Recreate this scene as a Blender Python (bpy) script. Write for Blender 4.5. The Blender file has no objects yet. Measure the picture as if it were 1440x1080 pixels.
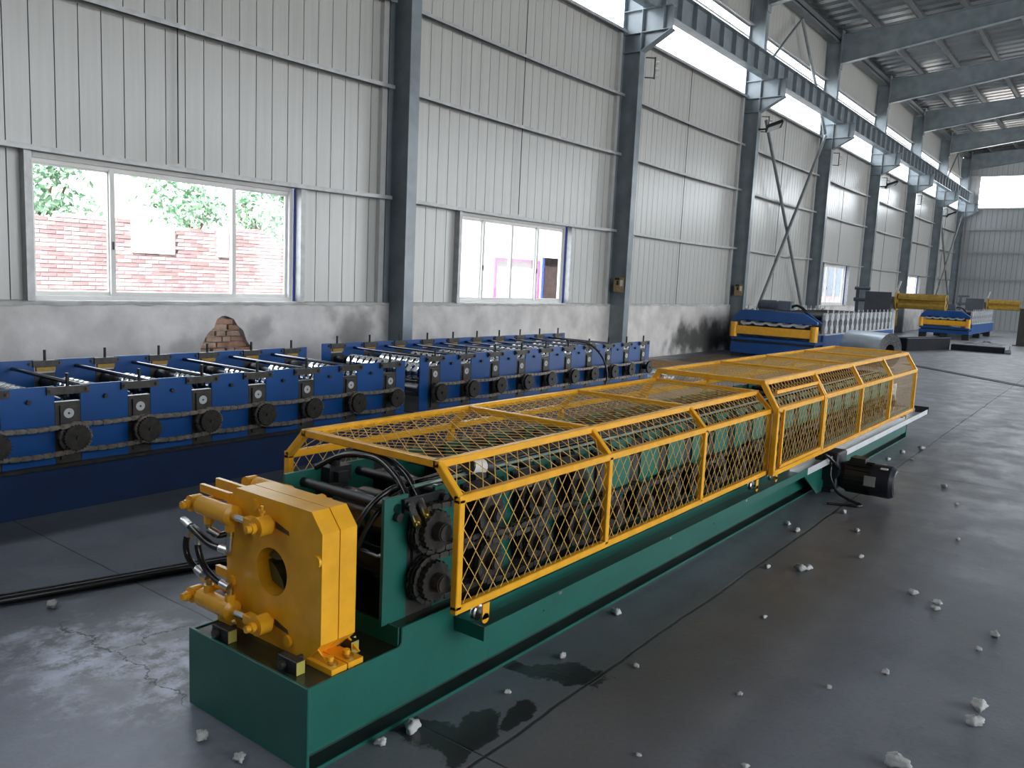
import bpy, math, random
from mathutils import Vector, Matrix
random.seed(7)
SC = bpy.context.scene
COL = SC.collection
PI = math.pi

# ------------------------------------------------------------------ camera
H = 1.5635
YAW, PITCH, ROLL, FPX = math.radians(37.022), math.radians(-7.402), math.radians(-2.656), 1147.29
_f = Vector((math.cos(YAW)*math.cos(PITCH), math.sin(YAW)*math.cos(PITCH), math.sin(PITCH)))
_r = Vector((math.sin(YAW), -math.cos(YAW), 0.0))
_d = _f.cross(_r)
_r2 = _r*math.cos(ROLL) + _d*math.sin(ROLL)
_d2 = -_r*math.sin(ROLL) + _d*math.cos(ROLL)
cd = bpy.data.cameras.new('camera'); cam = bpy.data.objects.new('camera', cd); COL.objects.link(cam)
mw = Matrix.Identity(4)
for i in range(3):
    mw[i][0] = _r2[i]; mw[i][1] = -_d2[i]; mw[i][2] = -_f[i]
mw[2][3] = H
cam.matrix_world = mw
cd.sensor_fit = 'HORIZONTAL'; cd.sensor_width = 36.0; cd.lens = FPX*36.0/1440.0
cd.clip_start = 0.05; cd.clip_end = 400
SC.camera = cam

# ------------------------------------------------------------------ sky, exposure
SKY = 5.6
w = bpy.data.worlds.new('overcast_sky'); SC.world = w; w.use_nodes = True
bg = w.node_tree.nodes['Background']
bg.inputs['Color'].default_value = (0.90, 0.95, 1.0, 1); bg.inputs['Strength'].default_value = SKY
SC.view_settings.view_transform = 'Standard'; SC.view_settings.look = 'None'
SC.view_settings.exposure = 0.42; SC.view_settings.gamma = 1.0
SC.view_settings.use_curve_mapping = False
try:
    SC.cycles.max_bounces = 8; SC.cycles.diffuse_bounces = 5; SC.cycles.glossy_bounces = 3
    SC.cycles.transparent_max_bounces = 12; SC.cycles.caustics_reflective = False; SC.cycles.caustics_refractive = False
    SC.cycles.sample_clamp_indirect = 6.0
except Exception:
    pass

sl = bpy.data.lights.new('sun', 'SUN'); sl.energy = 19.0; sl.angle = math.radians(1.0); sl.color = (1.0, .96, .90)
so = bpy.data.objects.new('sun', sl); COL.objects.link(so); so.location = (-20, -20, 40)
so.rotation_euler = Vector((.60, .36, -.715)).to_track_quat('-Z', 'Y').to_euler()

# building: columns at XC, left wall cladding plane at WL, right wall at WR
XC = [7.922 + 6.0*(i-3) for i in range(11)]       # -10.08 ... 49.92
WL, WR = 8.289, -13.3
XB, XE = -10.3, 50.25
Z_SILL, Z_BAND0, Z_BAND1, Z_EAVE = 1.142, 6.33, 7.95, 9.3
RIDGE = (WL+WR)/2

def portal(name, loc, sx, sy, rot):
    l = bpy.data.lights.new(name, 'AREA'); l.shape = 'RECTANGLE'; l.size = sx; l.size_y = sy
    l.cycles.is_portal = True
    o = bpy.data.objects.new(name, l); o.location = loc; o.rotation_euler = rot; COL.objects.link(o)
IN_L = (-PI/2, 0, 0)      # light through the left wall, travelling to -Y
IN_R = (PI/2, 0, 0)
IN_E = (0, PI/2, 0)       # travelling to -X
IN_B = (0, -PI/2, 0)
LWIN = [(3.41, 6.43), (9.45, 12.41), (27.4, 30.3), (39.4, 42.2)]
RDOOR = [(.6, 12.4, 4.7), (21.4, 30.4, 4.6), (33.0, 42.0, 4.6)]  # unseen doorways, sized to let enough light in from the right
for i in range(10):
    xm = (XC[i]+XC[i+1])/2
    portal('band_daylight', (xm, WL+.12, (Z_BAND0+Z_BAND1)/2), 5.7, 1.6, IN_L)
    portal('band_daylight', (xm, WR-.12, (Z_BAND0+Z_BAND1)/2), 5.7, 1.6, IN_R)
for a, b in LWIN:
    portal('window_daylight', ((a+b)/2, WL+.15, 1.85), b-a, 1.4, IN_L)
for a, b, h in RDOOR:
    portal('door_daylight', ((a+b)/2, WR-.12, h/2), b-a, h, IN_R)
portal('end_daylight', (XE+.1, RIDGE, 7.2), 1.65, 18.0, IN_E)

# ------------------------------------------------------------------ materials
MATS = {}
def mat(name, col, rough=.5, metal=0.0, var=.12, scale=6.0, bump=0.0, bscale=60.0, spec=.5, stretch=None, col2=None, coat=0.0):
    if name in MATS: return MATS[name]
    m = bpy.data.materials.new(name); m.use_nodes = True; MATS[name] = m
    nt = m.node_tree; N = nt.nodes; L = nt.links
    p = N['Principled BSDF']
    p.inputs['Roughness'].default_value = rough; p.inputs['Metallic'].default_value = metal
    p.inputs['Specular IOR Level'].default_value = spec
    if coat: p.inputs['Coat Weight'].default_value = coat
    tc = N.new('ShaderNodeTexCoord'); mp = N.new('ShaderNodeMapping')
    if stretch: mp.inputs['Scale'].default_value = stretch
    L.new(tc.outputs['Object'], mp.inputs['Vector'])
    nz = N.new('ShaderNodeTexNoise'); nz.inputs['Scale'].default_value = scale; nz.inputs['Detail'].default_value = 6
    L.new(mp.outputs['Vector'], nz.inputs['Vector'])
    mx = N.new('ShaderNodeMix'); mx.data_type = 'RGBA'
    c2 = col2 if col2 else tuple(c*(1-2*var) for c in col)
    c1 = col if col2 else tuple(min(1, c*(1+var)) for c in col)
    mx.inputs['A'].default_value = (*c2, 1); mx.inputs['B'].default_value = (*c1, 1)
    rp = N.new('ShaderNodeMapRange'); rp.inputs['From Min'].default_value = .32; rp.inputs['From Max'].default_value = .68
    L.new(nz.outputs['Fac'], rp.inputs['Value']); L.new(rp.outputs['Result'], mx.inputs['Factor'])
    L.new(mx.outputs['Result'], p.inputs['Base Color'])
    if bump:
        b = N.new('ShaderNodeBump'); b.inputs['Strength'].default_value = bump; b.inputs['Distance'].default_value = .01
        n2 = N.new('ShaderNodeTexNoise'); n2.inputs['Scale'].default_value = bscale; n2.inputs['Detail'].default_value = 4
        L.new(mp.outputs['Vector'], n2.inputs['Vector']); L.new(n2.outputs['Fac'], b.inputs['Height'])
        L.new(b.outputs['Normal'], p.inputs['Normal'])
    return m

def glassmat(name, tint=(.96, .98, 1.0), milky=0.0):
    m = bpy.data.materials.new(name); m.use_nodes = True; nt = m.node_tree; N = nt.nodes; L = nt.links
    N.remove(N['Principled BSDF']); out = N['Material Output']
    t = N.new('ShaderNodeBsdfTransparent'); t.inputs['Color'].default_value = (*tint, 1)
    g = N.new('ShaderNodeBsdfGlossy'); g.inputs['Roughness'].default_value = .05
    fr = N.new('ShaderNodeLayerWeight'); pw = N.new('ShaderNodeMath'); pw.operation = 'POWER'; pw.inputs[1].default_value = 5
    sc_ = N.new('ShaderNodeMath'); sc_.operation = 'MULTIPLY_ADD'; sc_.inputs[1].default_value = .7; sc_.inputs[2].default_value = .03
    L.new(fr.outputs['Facing'], pw.inputs[0]); L.new(pw.outputs[0], sc_.inputs[0])
    mx = N.new('ShaderNodeMixShader')
    L.new(sc_.outputs[0], mx.inputs['Fac']); L.new(t.outputs['BSDF'], mx.inputs[1]); L.new(g.outputs['BSDF'], mx.inputs[2])
    last = mx
    if milky:
        d = N.new('ShaderNodeBsdfTranslucent'); d.inputs['Color'].default_value = (.95, .97, 1, 1)
        m2 = N.new('ShaderNodeMixShader'); m2.inputs['Fac'].default_value = milky
        L.new(mx.outputs['Shader'], m2.inputs[1]); L.new(d.outputs['BSDF'], m2.inputs[2]); last = m2
    L.new(last.outputs['Shader'], out.inputs['Surface'])
    return m

def floor_material():
    m = bpy.data.materials.new('concrete_floor'); m.use_nodes = True; nt = m.node_tree; N = nt.nodes; L = nt.links
    p = N['Principled BSDF']
    tc = N.new('ShaderNodeTexCoord'); P = tc.outputs['Object']
    def noise(s, det=8, vec=None, rough=.6):
        n = N.new('ShaderNodeTexNoise'); n.inputs['Scale'].default_value = s; n.inputs['Detail'].default_value = det
        n.inputs['Roughness'].default_value = rough
        L.new(vec or P, n.inputs['Vector']); return n.outputs['Fac']
    def mth(op, a, b=None, clamp=False):
        n = N.new('ShaderNodeMath'); n.operation = op; n.use_clamp = clamp
        for k, v in enumerate((a, b)):
            if v is None: continue
            if isinstance(v, (int, float)): n.inputs[k].default_value = v
            else: L.new(v, n.inputs[k])
        return n.outputs[0]
    def rng(v, a, b, c=0, d=1):
        n = N.new('ShaderNodeMapRange'); n.interpolation_type = 'SMOOTHSTEP'
        n.inputs['From Min'].default_value = a; n.inputs['From Max'].default_value = b
        n.inputs['To Min'].default_value = c; n.inputs['To Max'].default_value = d
        L.new(v, n.inputs['Value']); return n.outputs['Result']
    def mixc(f, A, B):
        n = N.new('ShaderNodeMix'); n.data_type = 'RGBA'
        if isinstance(f, (int, float)): n.inputs['Factor'].default_value = f
        else: L.new(f, n.inputs['Factor'])
        for k, v in (('A', A), ('B', B)):
            if isinstance(v, tuple): n.inputs[k].default_value = (*v, 1)
            else: L.new(v, n.inputs[k])
        return n.outputs['Result']
    sep = N.new('ShaderNodeSeparateXYZ'); L.new(P, sep.inputs[0]); X, Y = sep.outputs[0], sep.outputs[1]
    n1, n2, n3 = noise(.5), noise(3.0), noise(45.0, 4)
    nw = noise(7.0, 6)
    c = mixc(rng(n1, .35, .65), (.130, .140, .165), (.19, .205, .24))
    c = mixc(mth('MULTIPLY', rng(n2, .45, .7), .45), c, (.22, .222, .235))
    c = mixc(mth('MULTIPLY', rng(n3, .5, .75), .3), c, (.08, .082, .09))
    far_sheen = rng(mth('ADD', mth('SUBTRACT', mth('MULTIPLY', X, .55), mth('MULTIPLY', Y, 1.0)), mth('MULTIPLY', mth('SUBTRACT', n1, .5), 5.0)), .8, 9.0)  # far floor's window sheen put into the colour, along with cleaner concrete
    c = mixc(mth('MULTIPLY', far_sheen, .75), c, (.40, .41, .435))
    n5 = noise(2.4, 12, None, .72)
    c = mixc(mth('MULTIPLY', mth('MULTIPLY', far_sheen, rng(n5, .50, .62)), .55), c, (.66, .67, .70))
    c = mixc(mth('MULTIPLY', rng(noise(1.7, 12, None, .7), .52, .66), .30), c, (.075, .075, .08))
    c = mixc(mth('MULTIPLY', rng(noise(14.0, 8, None, .7), .60, .72), .30), c, (.40, .41, .43))
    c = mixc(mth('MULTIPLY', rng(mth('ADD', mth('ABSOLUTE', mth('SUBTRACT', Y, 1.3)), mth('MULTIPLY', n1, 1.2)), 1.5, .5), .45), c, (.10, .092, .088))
    def blob(cx, cy, rx, ry, ang, ns=.35):
        dx = mth('SUBTRACT', X, cx); dy = mth('SUBTRACT', Y, cy); ca, sa = math.cos(ang), math.sin(ang)
        u = mth('ADD', mth('MULTIPLY', dx, ca/rx), mth('MULTIPLY', dy, sa/rx))
        v = mth('ADD', mth('MULTIPLY', dx, -sa/ry), mth('MULTIPLY', dy, ca/ry))
        r = mth('SQRT', mth('ADD', mth('MULTIPLY', u, u), mth('MULTIPLY', v, v)))
        return mth('ADD', r, mth('MULTIPLY', mth('SUBTRACT', nw, .5), ns*4))
    # chalky worn patch in front of the machine
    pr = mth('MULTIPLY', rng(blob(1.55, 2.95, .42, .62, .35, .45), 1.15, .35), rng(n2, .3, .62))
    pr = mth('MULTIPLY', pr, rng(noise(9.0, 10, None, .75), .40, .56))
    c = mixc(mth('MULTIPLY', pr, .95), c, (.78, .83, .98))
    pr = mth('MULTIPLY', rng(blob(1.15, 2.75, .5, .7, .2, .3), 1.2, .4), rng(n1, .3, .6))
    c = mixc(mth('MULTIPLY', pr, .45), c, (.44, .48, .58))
    # oil stains
    wet = None
    for (cx, cy, rx, ry, a) in ((2.63, 1.66, .10, .17, .5), (2.55, 1.82, .05, .10, .2), (1.97, 1.76, .10, .16, .4), (2.08, 1.66, .16, .08, .3), (2.25, 1.60, .12, .05, .2), (1.95, 1.62, .12, .05, .5)):
        b = rng(blob(cx, cy, rx, ry, a, .6), 1.05, .8)
        wet = b if wet is None else mth('MAXIMUM', wet, b)
    c = mixc(mth('MULTIPLY', wet, .85), c, (.025, .024, .024))
    # joints and cracks
    wob = mth('MULTIPLY', mth('SUBTRACT', noise(2.2, 8), .5), .10)
    wob2 = mth('MULTIPLY', mth('SUBTRACT', noise(5.0, 8), .5), .30)
    def line(d, wdt): return rng(mth('ABSOLUTE', d), wdt, wdt*.35)
    j1 = line(mth('ADD', mth('SUBTRACT', mth('ADD', Y, mth('MULTIPLY', X, -.008)), 1.515), mth('MULTIPLY', wob, .4)), .010)
    j2 = line(mth('ADD', mth('SUBTRACT', X, 1.975), mth('MULTIPLY', wob, .2)), .006)
    j3 = line(mth('ADD', mth('SUBTRACT', X, 7.85), mth('MULTIPLY', wob, .2)), .010)
    k1 = mth('MULTIPLY', line(mth('ADD', mth('SUBTRACT', X, 1.54), wob2), .007), mth('MULTIPLY', rng(Y, 2.45, 2.6), rng(Y, 3.6, 3.4)))
    k2 = mth('MULTIPLY', line(mth('ADD', mth('SUBTRACT', Y, 3.12), wob2), .006), mth('MULTIPLY', rng(X, 1.5, 1.6), rng(X, 1.95, 1.85)))
    allj = mth('MAXIMUM', mth('MAXIMUM', j1, j2), mth('MAXIMUM', mth('MAXIMUM', k1, k2), mth('MULTIPLY', j3, .6)))
    c = mixc(mth('MULTIPLY', allj, .9), c, (.02, .02, .022))
    L.new(c, p.inputs['Base Color'])
    r = mth('ADD', rng(n2, .3, .7, .28, .46), mth('MULTIPLY', wet, -.2))
    L.new(r, p.inputs['Roughness'])
    b = N.new('ShaderNodeBump'); b.inputs['Strength'].default_value = .25; b.inputs['Distance'].default_value = .01
    L.new(mth('SUBTRACT', mth('MULTIPLY', n3, .4), allj), b.inputs['Height']); L.new(b.outputs['Normal'], p.inputs['Normal'])
    return m

def plaster_material():
    m = mat('grey_plaster', (.74, .705, .675), .85, var=.12, scale=2.6, bump=.35, bscale=35)
    nt = m.node_tree; N = nt.nodes; L = nt.links; p = N['Principled BSDF']
    src = p.inputs['Base Color'].links[0].from_socket
    tc = N.new('ShaderNodeTexCoord'); sep = N.new('ShaderNodeSeparateXYZ'); L.new(tc.outputs['Object'], sep.inputs[0])
    nz = N.new('ShaderNodeTexNoise'); nz.inputs['Scale'].default_value = 2.6; nz.inputs['Detail'].default_value = 8
    L.new(tc.outputs['Object'], nz.inputs['Vector'])
    # soot stains: beside the first column and low in the third bay
    def blob(cx, cz, rx, rz):
        a = N.new('ShaderNodeMath'); a.operation = 'SUBTRACT'; L.new(sep.outputs[0], a.inputs[0]); a.inputs[1].default_value = cx
        b = N.new('ShaderNodeMath'); b.operation = 'SUBTRACT'; L.new(sep.outputs[2], b.inputs[0]); b.inputs[1].default_value = cz
        cmb = N.new('ShaderNodeCombineXYZ')
        for s, k, r in ((a, 0, rx), (b, 1, rz)):
            d = N.new('ShaderNodeMath'); d.operation = 'DIVIDE'; L.new(s.outputs[0], d.inputs[0]); d.inputs[1].default_value = r
            L.new(d.outputs[0], cmb.inputs[k])
        ln = N.new('ShaderNodeVectorMath'); ln.operation = 'LENGTH'; L.new(cmb.outputs[0], ln.inputs[0])
        ad = N.new('ShaderNodeMath'); ad.operation = 'MULTIPLY_ADD'; L.new(nz.outputs['Fac'], ad.inputs[0]); ad.inputs[1].default_value = 1.8; 
        L.new(ln.outputs['Value'], ad.inputs[2])
        mr = N.new('ShaderNodeMapRange'); mr.interpolation_type = 'SMOOTHSTEP'; mr.inputs['From Min'].default_value = 1.95; mr.inputs['From Max'].default_value = 1.2
        L.new(ad.outputs[0], mr.inputs['Value']); return mr.outputs['Result']
    last = src
    for args, k in (((7.4, .8, .6, .5), .55), ((18.6, .30, 2.6, .55), .85), ((5.95, .8, .3, .25), .35), ((4.95, .62, .35, .2), .3), ((1.9, .7, .5, .3), .12), ((22.5, .4, 2.5, .5), .7)):
        mx = N.new('ShaderNodeMix'); mx.data_type = 'RGBA'; mu = N.new('ShaderNodeMath'); mu.operation = 'MULTIPLY'
        L.new(blob(*args), mu.inputs[0]); mu.inputs[1].default_value = k
        L.new(mu.outputs[0], mx.inputs['Factor']); L.new(last, mx.inputs['A']); mx.inputs['B'].default_value = (.06, .058, .055, 1); last = mx.outputs['Result']
    L.new(last, p.inputs['Base Color'])
    return m

YEL = mat('yellow_paint', (.94, .455, .022), .26, var=.05, scale=14, bump=.05)
YELD = mat('ochre_paint', (.46, .28, .04), .5, var=.15, scale=9)
GRN = mat('green_paint', (.012, .120, .092), .34, var=.07, scale=5, bump=.04)
OILY = mat('oily_green_steel', (.030, .042, .022), .22, var=.3, scale=9, col2=(.012, .014, .010))
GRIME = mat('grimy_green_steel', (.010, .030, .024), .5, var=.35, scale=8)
BLU = mat('blue_paint', (.003, .074, .285), .34, var=.08, scale=4)
BLU_SHADE = mat('shaded_blue_paint', (.003, .024, .095), .4, var=.12, scale=4)  # the blue paint again, with the shade on the base put into its colour
BLK = mat('black_steel', (.016, .016, .018), .42, var=.2, scale=20)
BLKG = mat('gloss_black_steel', (.012, .012, .014), .16, var=.1)
GREASE = mat('greasy_dark_steel', (.045, .040, .036), .45, metal=.5, var=.25, scale=25, bump=.1)
GUN = mat('gunmetal', (.060, .055, .050), .42, metal=.3, var=.2, scale=20)
CHR = mat('chrome', (.82, .84, .88), .10, metal=1, var=.03)
STL = mat('bright_steel', (.62, .62, .62), .28, metal=1, var=.08)
BRS = mat('brass', (.55, .42, .16), .3, metal=1, var=.1)
RUB = mat('black_rubber', (.012, .012, .013), .22, var=.1)
GALV = mat('galvanised_steel', (.42, .425, .425), .45, metal=.45, var=.08, scale=12)
COLP = mat('grey_blue_column_paint', (.25, .295, .325), .25, var=.10, scale=3)
PANEL = mat('white_wall_panel', (.52, .52, .492), .27, var=.035, scale=2.2, stretch=(8, 8, .25), bump=.06, bscale=14, spec=.8)
SEAM = mat('panel_seam', (.10, .10, .097), .7)
ROOF = mat('roof_sheet_steel', (.43, .455, .465), .22, metal=.7, var=.10, scale=1.5)
PURL = mat('purlin_steel', (.22, .24, .25), .4, metal=.4, var=.1)
WALU = mat('white_window_frame', (.78, .77, .74), .4, var=.03)
BRICK = mat('red_brick', (.46, .25, .17), .9, var=.25, scale=7, bump=.4, bscale=40)
BRICK2 = mat('pale_brick', (.56, .38, .28), .9, var=.2, scale=7, bump=.4)
MORT = mat('mortar', (.45, .40, .34), .95, var=.15, scale=20, bump=.4)
EBRICK = mat('weathered_brick', (.40, .27, .28), .9, var=.2, scale=5)
EMORT = mat('outdoor_mortar', (.30, .22, .22), .95, var=.1)
WHITE = mat('white_render', (.80, .80, .80), .8, var=.04)
LEAF = mat('leaf_green', (.26, .44, .28), .6, var=.3, scale=3)
BARK = mat('bark', (.16, .11, .08), .9, var=.2)
SOIL = mat('yard_soil', (.34, .31, .28), .95, var=.15, scale=1)
FLUFF = mat('white_lint', (.56, .56, .555), .95, var=.08, scale=40)
SAND = mat('orange_sawdust', (.44, .24, .09), .95, var=.2, scale=12)
PINK = mat('magenta_paint', (.36, .05, .17), .5, var=.05)
MOTG = mat('grey_blue_motor', (.10, .12, .16), .4, var=.1)
SLATE = mat('slate_grey_sheet', (.085, .09, .105), .45, var=.06)
SILV = mat('silver_coil', (.46, .52, .58), .30, metal=.6, var=.04)
COILE = mat('coil_edge', (.11, .11, .115), .5, metal=.6, var=.3, scale=30)
LGRY = mat('light_grey_cast', (.58, .60, .62), .45, var=.1)
CHAR = mat('charcoal_trough', (.016, .017, .021), .75, var=.1, spec=.15)
CARD = mat('tan_sign_board', (.36, .25, .12), .7, var=.15, scale=20)
WPAINT = mat('white_print', (.75, .74, .70), .6, var=.04)
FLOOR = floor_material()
PLAST = plaster_material()
GLASS = glassmat('clear_glass')
MILK = glassmat('daylight_sheet', (.98, .99, 1.0), .0)
BLUT = mat('blue_film', (.03, .06, .38), .4, var=.05)

# ------------------------------------------------------------------ mesh helpers
class MB:
    def __init__(s): s.v = []; s.f = []; s.sm = []
    def quadbox(s, c):                       # 8 corners: bottom ring then top ring
        b = len(s.v); s.v += [tuple(p) for p in c]
        for q in ((3, 2, 1, 0), (4, 5, 6, 7), (0, 1, 5, 4), (1, 2, 6, 5), (2, 3, 7, 6), (3, 0, 4, 7)):
            s.f.append(tuple(b+i for i in q)); s.sm.append(False)
        return s
    def box(s, x0, x1, y0, y1, z0, z1):
        return s.quadbox([(x0, y0, z0), (x1, y0, z0), (x1, y1, z0), (x0, y1, z0), (x0, y0, z1), (x1, y0, z1), (x1, y1, z1), (x0, y1, z1)])
    def bar(s, p0, p1, w, h, up=(0, 0, 1)):  # square bar along p0-p1
        p0 = Vector(p0); p1 = Vector(p1); d = (p1-p0).normalized(); up = Vector(up)
        a = d.cross(up)
        if a.length < 1e-4: a = d.cross(Vector((1, 0, 0)))
        a.normalize(); b = a.cross(d).normalized(); a = a*w/2; b = b*h/2
        return s.quadbox([p0-a-b, p1-a-b, p1+a-b, p0+a-b, p0-a+b, p1-a+b, p1+a+b, p0+a+b])
    def prism(s, poly, vec):                 # polygon (3D points) extruded by vec
        n = len(poly); b = len(s.v); vec = Vector(vec)
        s.v += [tuple(p) for p in poly] + [tuple(Vector(p)+vec) for p in poly]
        s.f.append(tuple(range(b+n-1, b-1, -1))); s.sm.append(False)
        s.f.append(tuple(range(b+n, b+2*n))); s.sm.append(False)
        for i in range(n):
            j = (i+1) % n; s.f.append((b+i, b+j, b+n+j, b+n+i)); s.sm.append(False)
        return s
    def lathe(s, p0, ax, prof, n=16, caps=True, smooth=True):
        p0 = Vector(p0); ax = Vector(ax).normalized()
        u = ax.cross(Vector((0, 0, 1)));
        if u.length < 1e-3: u = ax.cross(Vector((1, 0, 0)))
        u.normalize(); v = ax.cross(u)
        def ring(t, r):
            b = len(s.v)
            for k in range(n):
                a = 2*PI*k/n; s.v.append(tuple(p0+ax*t+(u*math.cos(a)+v*math.sin(a))*r))
            return b
        for (t0, r0), (t1, r1) in zip(prof[:-1], prof[1:]):
            a = ring(t0, r0); b = ring(t1, r1)
            for k in range(n):
                j = (k+1) % n; s.f.append((a+k, a+j, b+j, b+k)); s.sm.append(smooth and abs(t1-t0) > 1e-5)
        if caps:
            a = ring(*prof[0]); s.f.append(tuple(a+k for k in range(n-1, -1, -1))); s.sm.append(False)
            a = ring(*prof[-1]); s.f.append(tuple(a+k for k in range(n))); s.sm.append(False)
        return s
    def cyl(s, p0, p1, r, r1=None, n=14, caps=True):
        d = Vector(p1)-Vector(p0)
        return s.lathe(p0, d, [(0, r), (d.length, r if r1 is None else r1)], n, caps)
    def tube(s, pts, r, n=8, sub=0):
        P = [Vector(p) for p in pts]
        if sub:
            Q = []
            for i in range(len(P)-1):
                a = P[max(i-1, 0)]; b = P[i]; c = P[i+1]; d = P[min(i+2, len(P)-1)]
                for k in range(sub):
                    t = k/sub
                    Q.append(.5*((2*b)+(c-a)*t+(2*a-5*b+4*c-d)*t*t+(3*b-a-3*c+d)*t**3))
            P = Q+[P[-1]]
        base = len(s.v); prev = None
        for i, p in enumerate(P):
            d = (P[min(i+1, len(P)-1)]-P[max(i-1, 0)]).normalized()
            if prev is None:
                u = d.cross(Vector((0, 0, 1)))
                if u.length < 1e-3: u = d.cross(Vector((0, 1, 0)))
            else: u = prev-d*prev.dot(d)
            u.normalize(); prev = u; v = d.cross(u)
            for k in range(n):
                a = 2*PI*k/n; s.v.append(tuple(p+(u*math.cos(a)+v*math.sin(a))*r))
        for i in range(len(P)-1):
            for k in range(n):
                j = (k+1) % n; a = base+i*n; b = a+n
                s.f.append((a+k, a+j, b+j, b+k)); s.sm.append(True)
        s.f.append(tuple(base+k for k in range(n-1, -1, -1))); s.sm.append(False)
        e = base+(len(P)-1)*n; s.f.append(tuple(e+k for k in range(n))); s.sm.append(False)
        return s
    def mesh(s, name, m):
        me = bpy.data.meshes.new(name); me.from_pydata(s.v, [], s.f); me.update()
        me.polygons.foreach_set('use_smooth', s.sm); me.materials.append(m); me.update()
        return me
    def build(s, name, m, parent=None, bevel=0.0):
        return obj(name, s.mesh(name, m), parent, bevel)

def obj(name, me, parent=None, bevel=0.0, loc=None):
    o = bpy.data.objects.new(name, me); COL.objects.link(o)
    if parent is not None: setpar(o, parent)
    if loc is not None: o.location = loc
    if bevel:
        b = o.modifiers.new('edge', 'BEVEL'); b.width = bevel; b.segments = 1; b.limit_method = 'ANGLE'; b.angle_limit = math.radians(40)
    return o
def wpos(o):
    v = Vector((0, 0, 0))
    while o is not None:
        v = v+o.matrix_parent_inverse.translation+o.location if o.parent else v+o.location
        o = o.parent
    return v
def setpar(o, p):
    o.parent = p
    if not p.get('rooted_local'):
        o.matrix_parent_inverse = Matrix.Translation(-wpos(p))
def tag(o, label, cat=None, group=None, kind=None):
    if label: o['label'] = label
    if cat: o['category'] = cat
    if group: o['group'] = group
    if kind: o['kind'] = kind
    return o
def root(name, loc, label=None, cat=None, group=None, kind=None):
    o = bpy.data.objects.new(name, None); COL.objects.link(o); o.location = loc; o.empty_display_size = .1
    return tag(o, label, cat, group, kind)
CACHE = {}
def shared(key, fn, m):
    if key not in CACHE: CACHE[key] = fn(MB()).mesh(key, m)
    return CACHE[key]

# ------------------------------------------------------------------ setting: floor, ground
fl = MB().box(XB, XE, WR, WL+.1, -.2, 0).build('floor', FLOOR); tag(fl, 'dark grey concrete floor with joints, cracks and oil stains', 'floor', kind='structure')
gd = MB().box(-60, 110, -70, 70, -.5, -.21).build('ground', SOIL); tag(gd, 'pale bare ground of the yard outside', 'ground', kind='structure')
SAG = .025
PW = .2205; PX0 = 3.447 - 62*PW

def cut_z(x0, x1, holes, z0, z1):
    """pieces of strip x0..x1 / z0..z1 left by window holes (xa, xb, za, zb)"""
    for xa, xb, za, zb in holes:
        if xa < x1 and xb > x0:
            out = []
            if x0 < xa: out.append((x0, xa, z0, z1))
            if xb < x1: out.append((xb, x1, z0, z1))
            a, b = max(x0, xa), min(x1, xb)
            if z0 < za: out.append((a, b, z0, za))
            if zb < z1: out.append((a, b, zb, z1))
            return [q for q in out if q[1]-q[0] > .004 and q[3]-q[2] > .004]
    return [(x0, x1, z0, z1)]

# ------------------------------------------------------------------ left wall
wl = root('wall_left', (20, WL, 0), 'long left wall of pale ribbed metal panels above a plastered brick dado', 'wall', kind='structure')
HOL = [(a-.03, b+.03, 1.10, 2.56) for a, b in LWIN]
n_strip = int((XE-PX0)/PW)+1
far = {}
for k in range(n_strip):
    a = PX0+k*PW+.005; b = a+PW-.010
    if b < XB: continue
    if a >= XE: break
    b = min(b, XE)
    bay = int((a-XC[0])//6)
    tgt = MB() if -1.5 < a < 19.9 else far.setdefault(bay, MB())
    for q in cut_z(a, b, HOL, Z_SILL, Z_BAND0): tgt.box(q[0], q[1], WL, WL+.03, q[2], q[3])
    if -1.5 < a < 19.9: tgt.build('wall_panel', PANEL, wl)
for bay, t in far.items(): t.build('wall_panel_run', PANEL, wl)['kind'] = 'stuff'
for i in range(10):
    t = MB()
    x = XC[i]
    while x < XC[i+1]-.01:
        t.box(x+.0035, min(x+PW, XC[i+1])-.0035, WL, WL+.03, Z_BAND1, Z_EAVE); x += PW
    t.build('upper_panel_run', PANEL, wl)['kind'] = 'stuff'
t = MB()
xs = sorted([XB]+[e for a, b in LWIN for e in (a-.03, b+.03)]+[XE])
for i in range(0, len(xs), 2): t.box(xs[i], xs[i+1], WL+.02, WL+.035, Z_SILL, Z_BAND0)
for a, b in LWIN: t.box(a-.03, b+.03, WL+.02, WL+.035, 2.56, Z_BAND0)
t.box(XB, XE, WL+.02, WL+.035, Z_BAND1, Z_EAVE)
t.build('seam_backing', SEAM, wl)
# plastered dado per bay, with a broken patch in the first bay
HOLE = [(5.12, 0.0), (5.13, .62), (5.165, .70), (5.22, .79), (5.30, .855), (5.335, .945), (5.40, .985), (5.47, .98), (5.555, .945), (5.60, .875), (5.68, .81), (5.72, .70), (5.80, .60), (5.87, .45), (5.88, 0.0)]
for i in range(10):
    x0, x1 = XC[i], XC[i+1]
    if x0 < 5.5 < x1:
        poly = [(x0, 0)]+HOLE+[(x1, 0), (x1, Z_SILL), (x0, Z_SILL)]
        MB().prism([(x, WL-.05, z) for x, z in poly], (0, .08, 0)).build('plaster_dado', PLAST, wl)
        MB().box(x0, x1, WL+.03, WL+.24, 0, Z_SILL).build('brick_core', MORT, wl)
    else:
        MB().box(x0, x1, WL-.05, WL+.24, 0, Z_SILL).build('plaster_dado', PLAST, wl)
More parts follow.
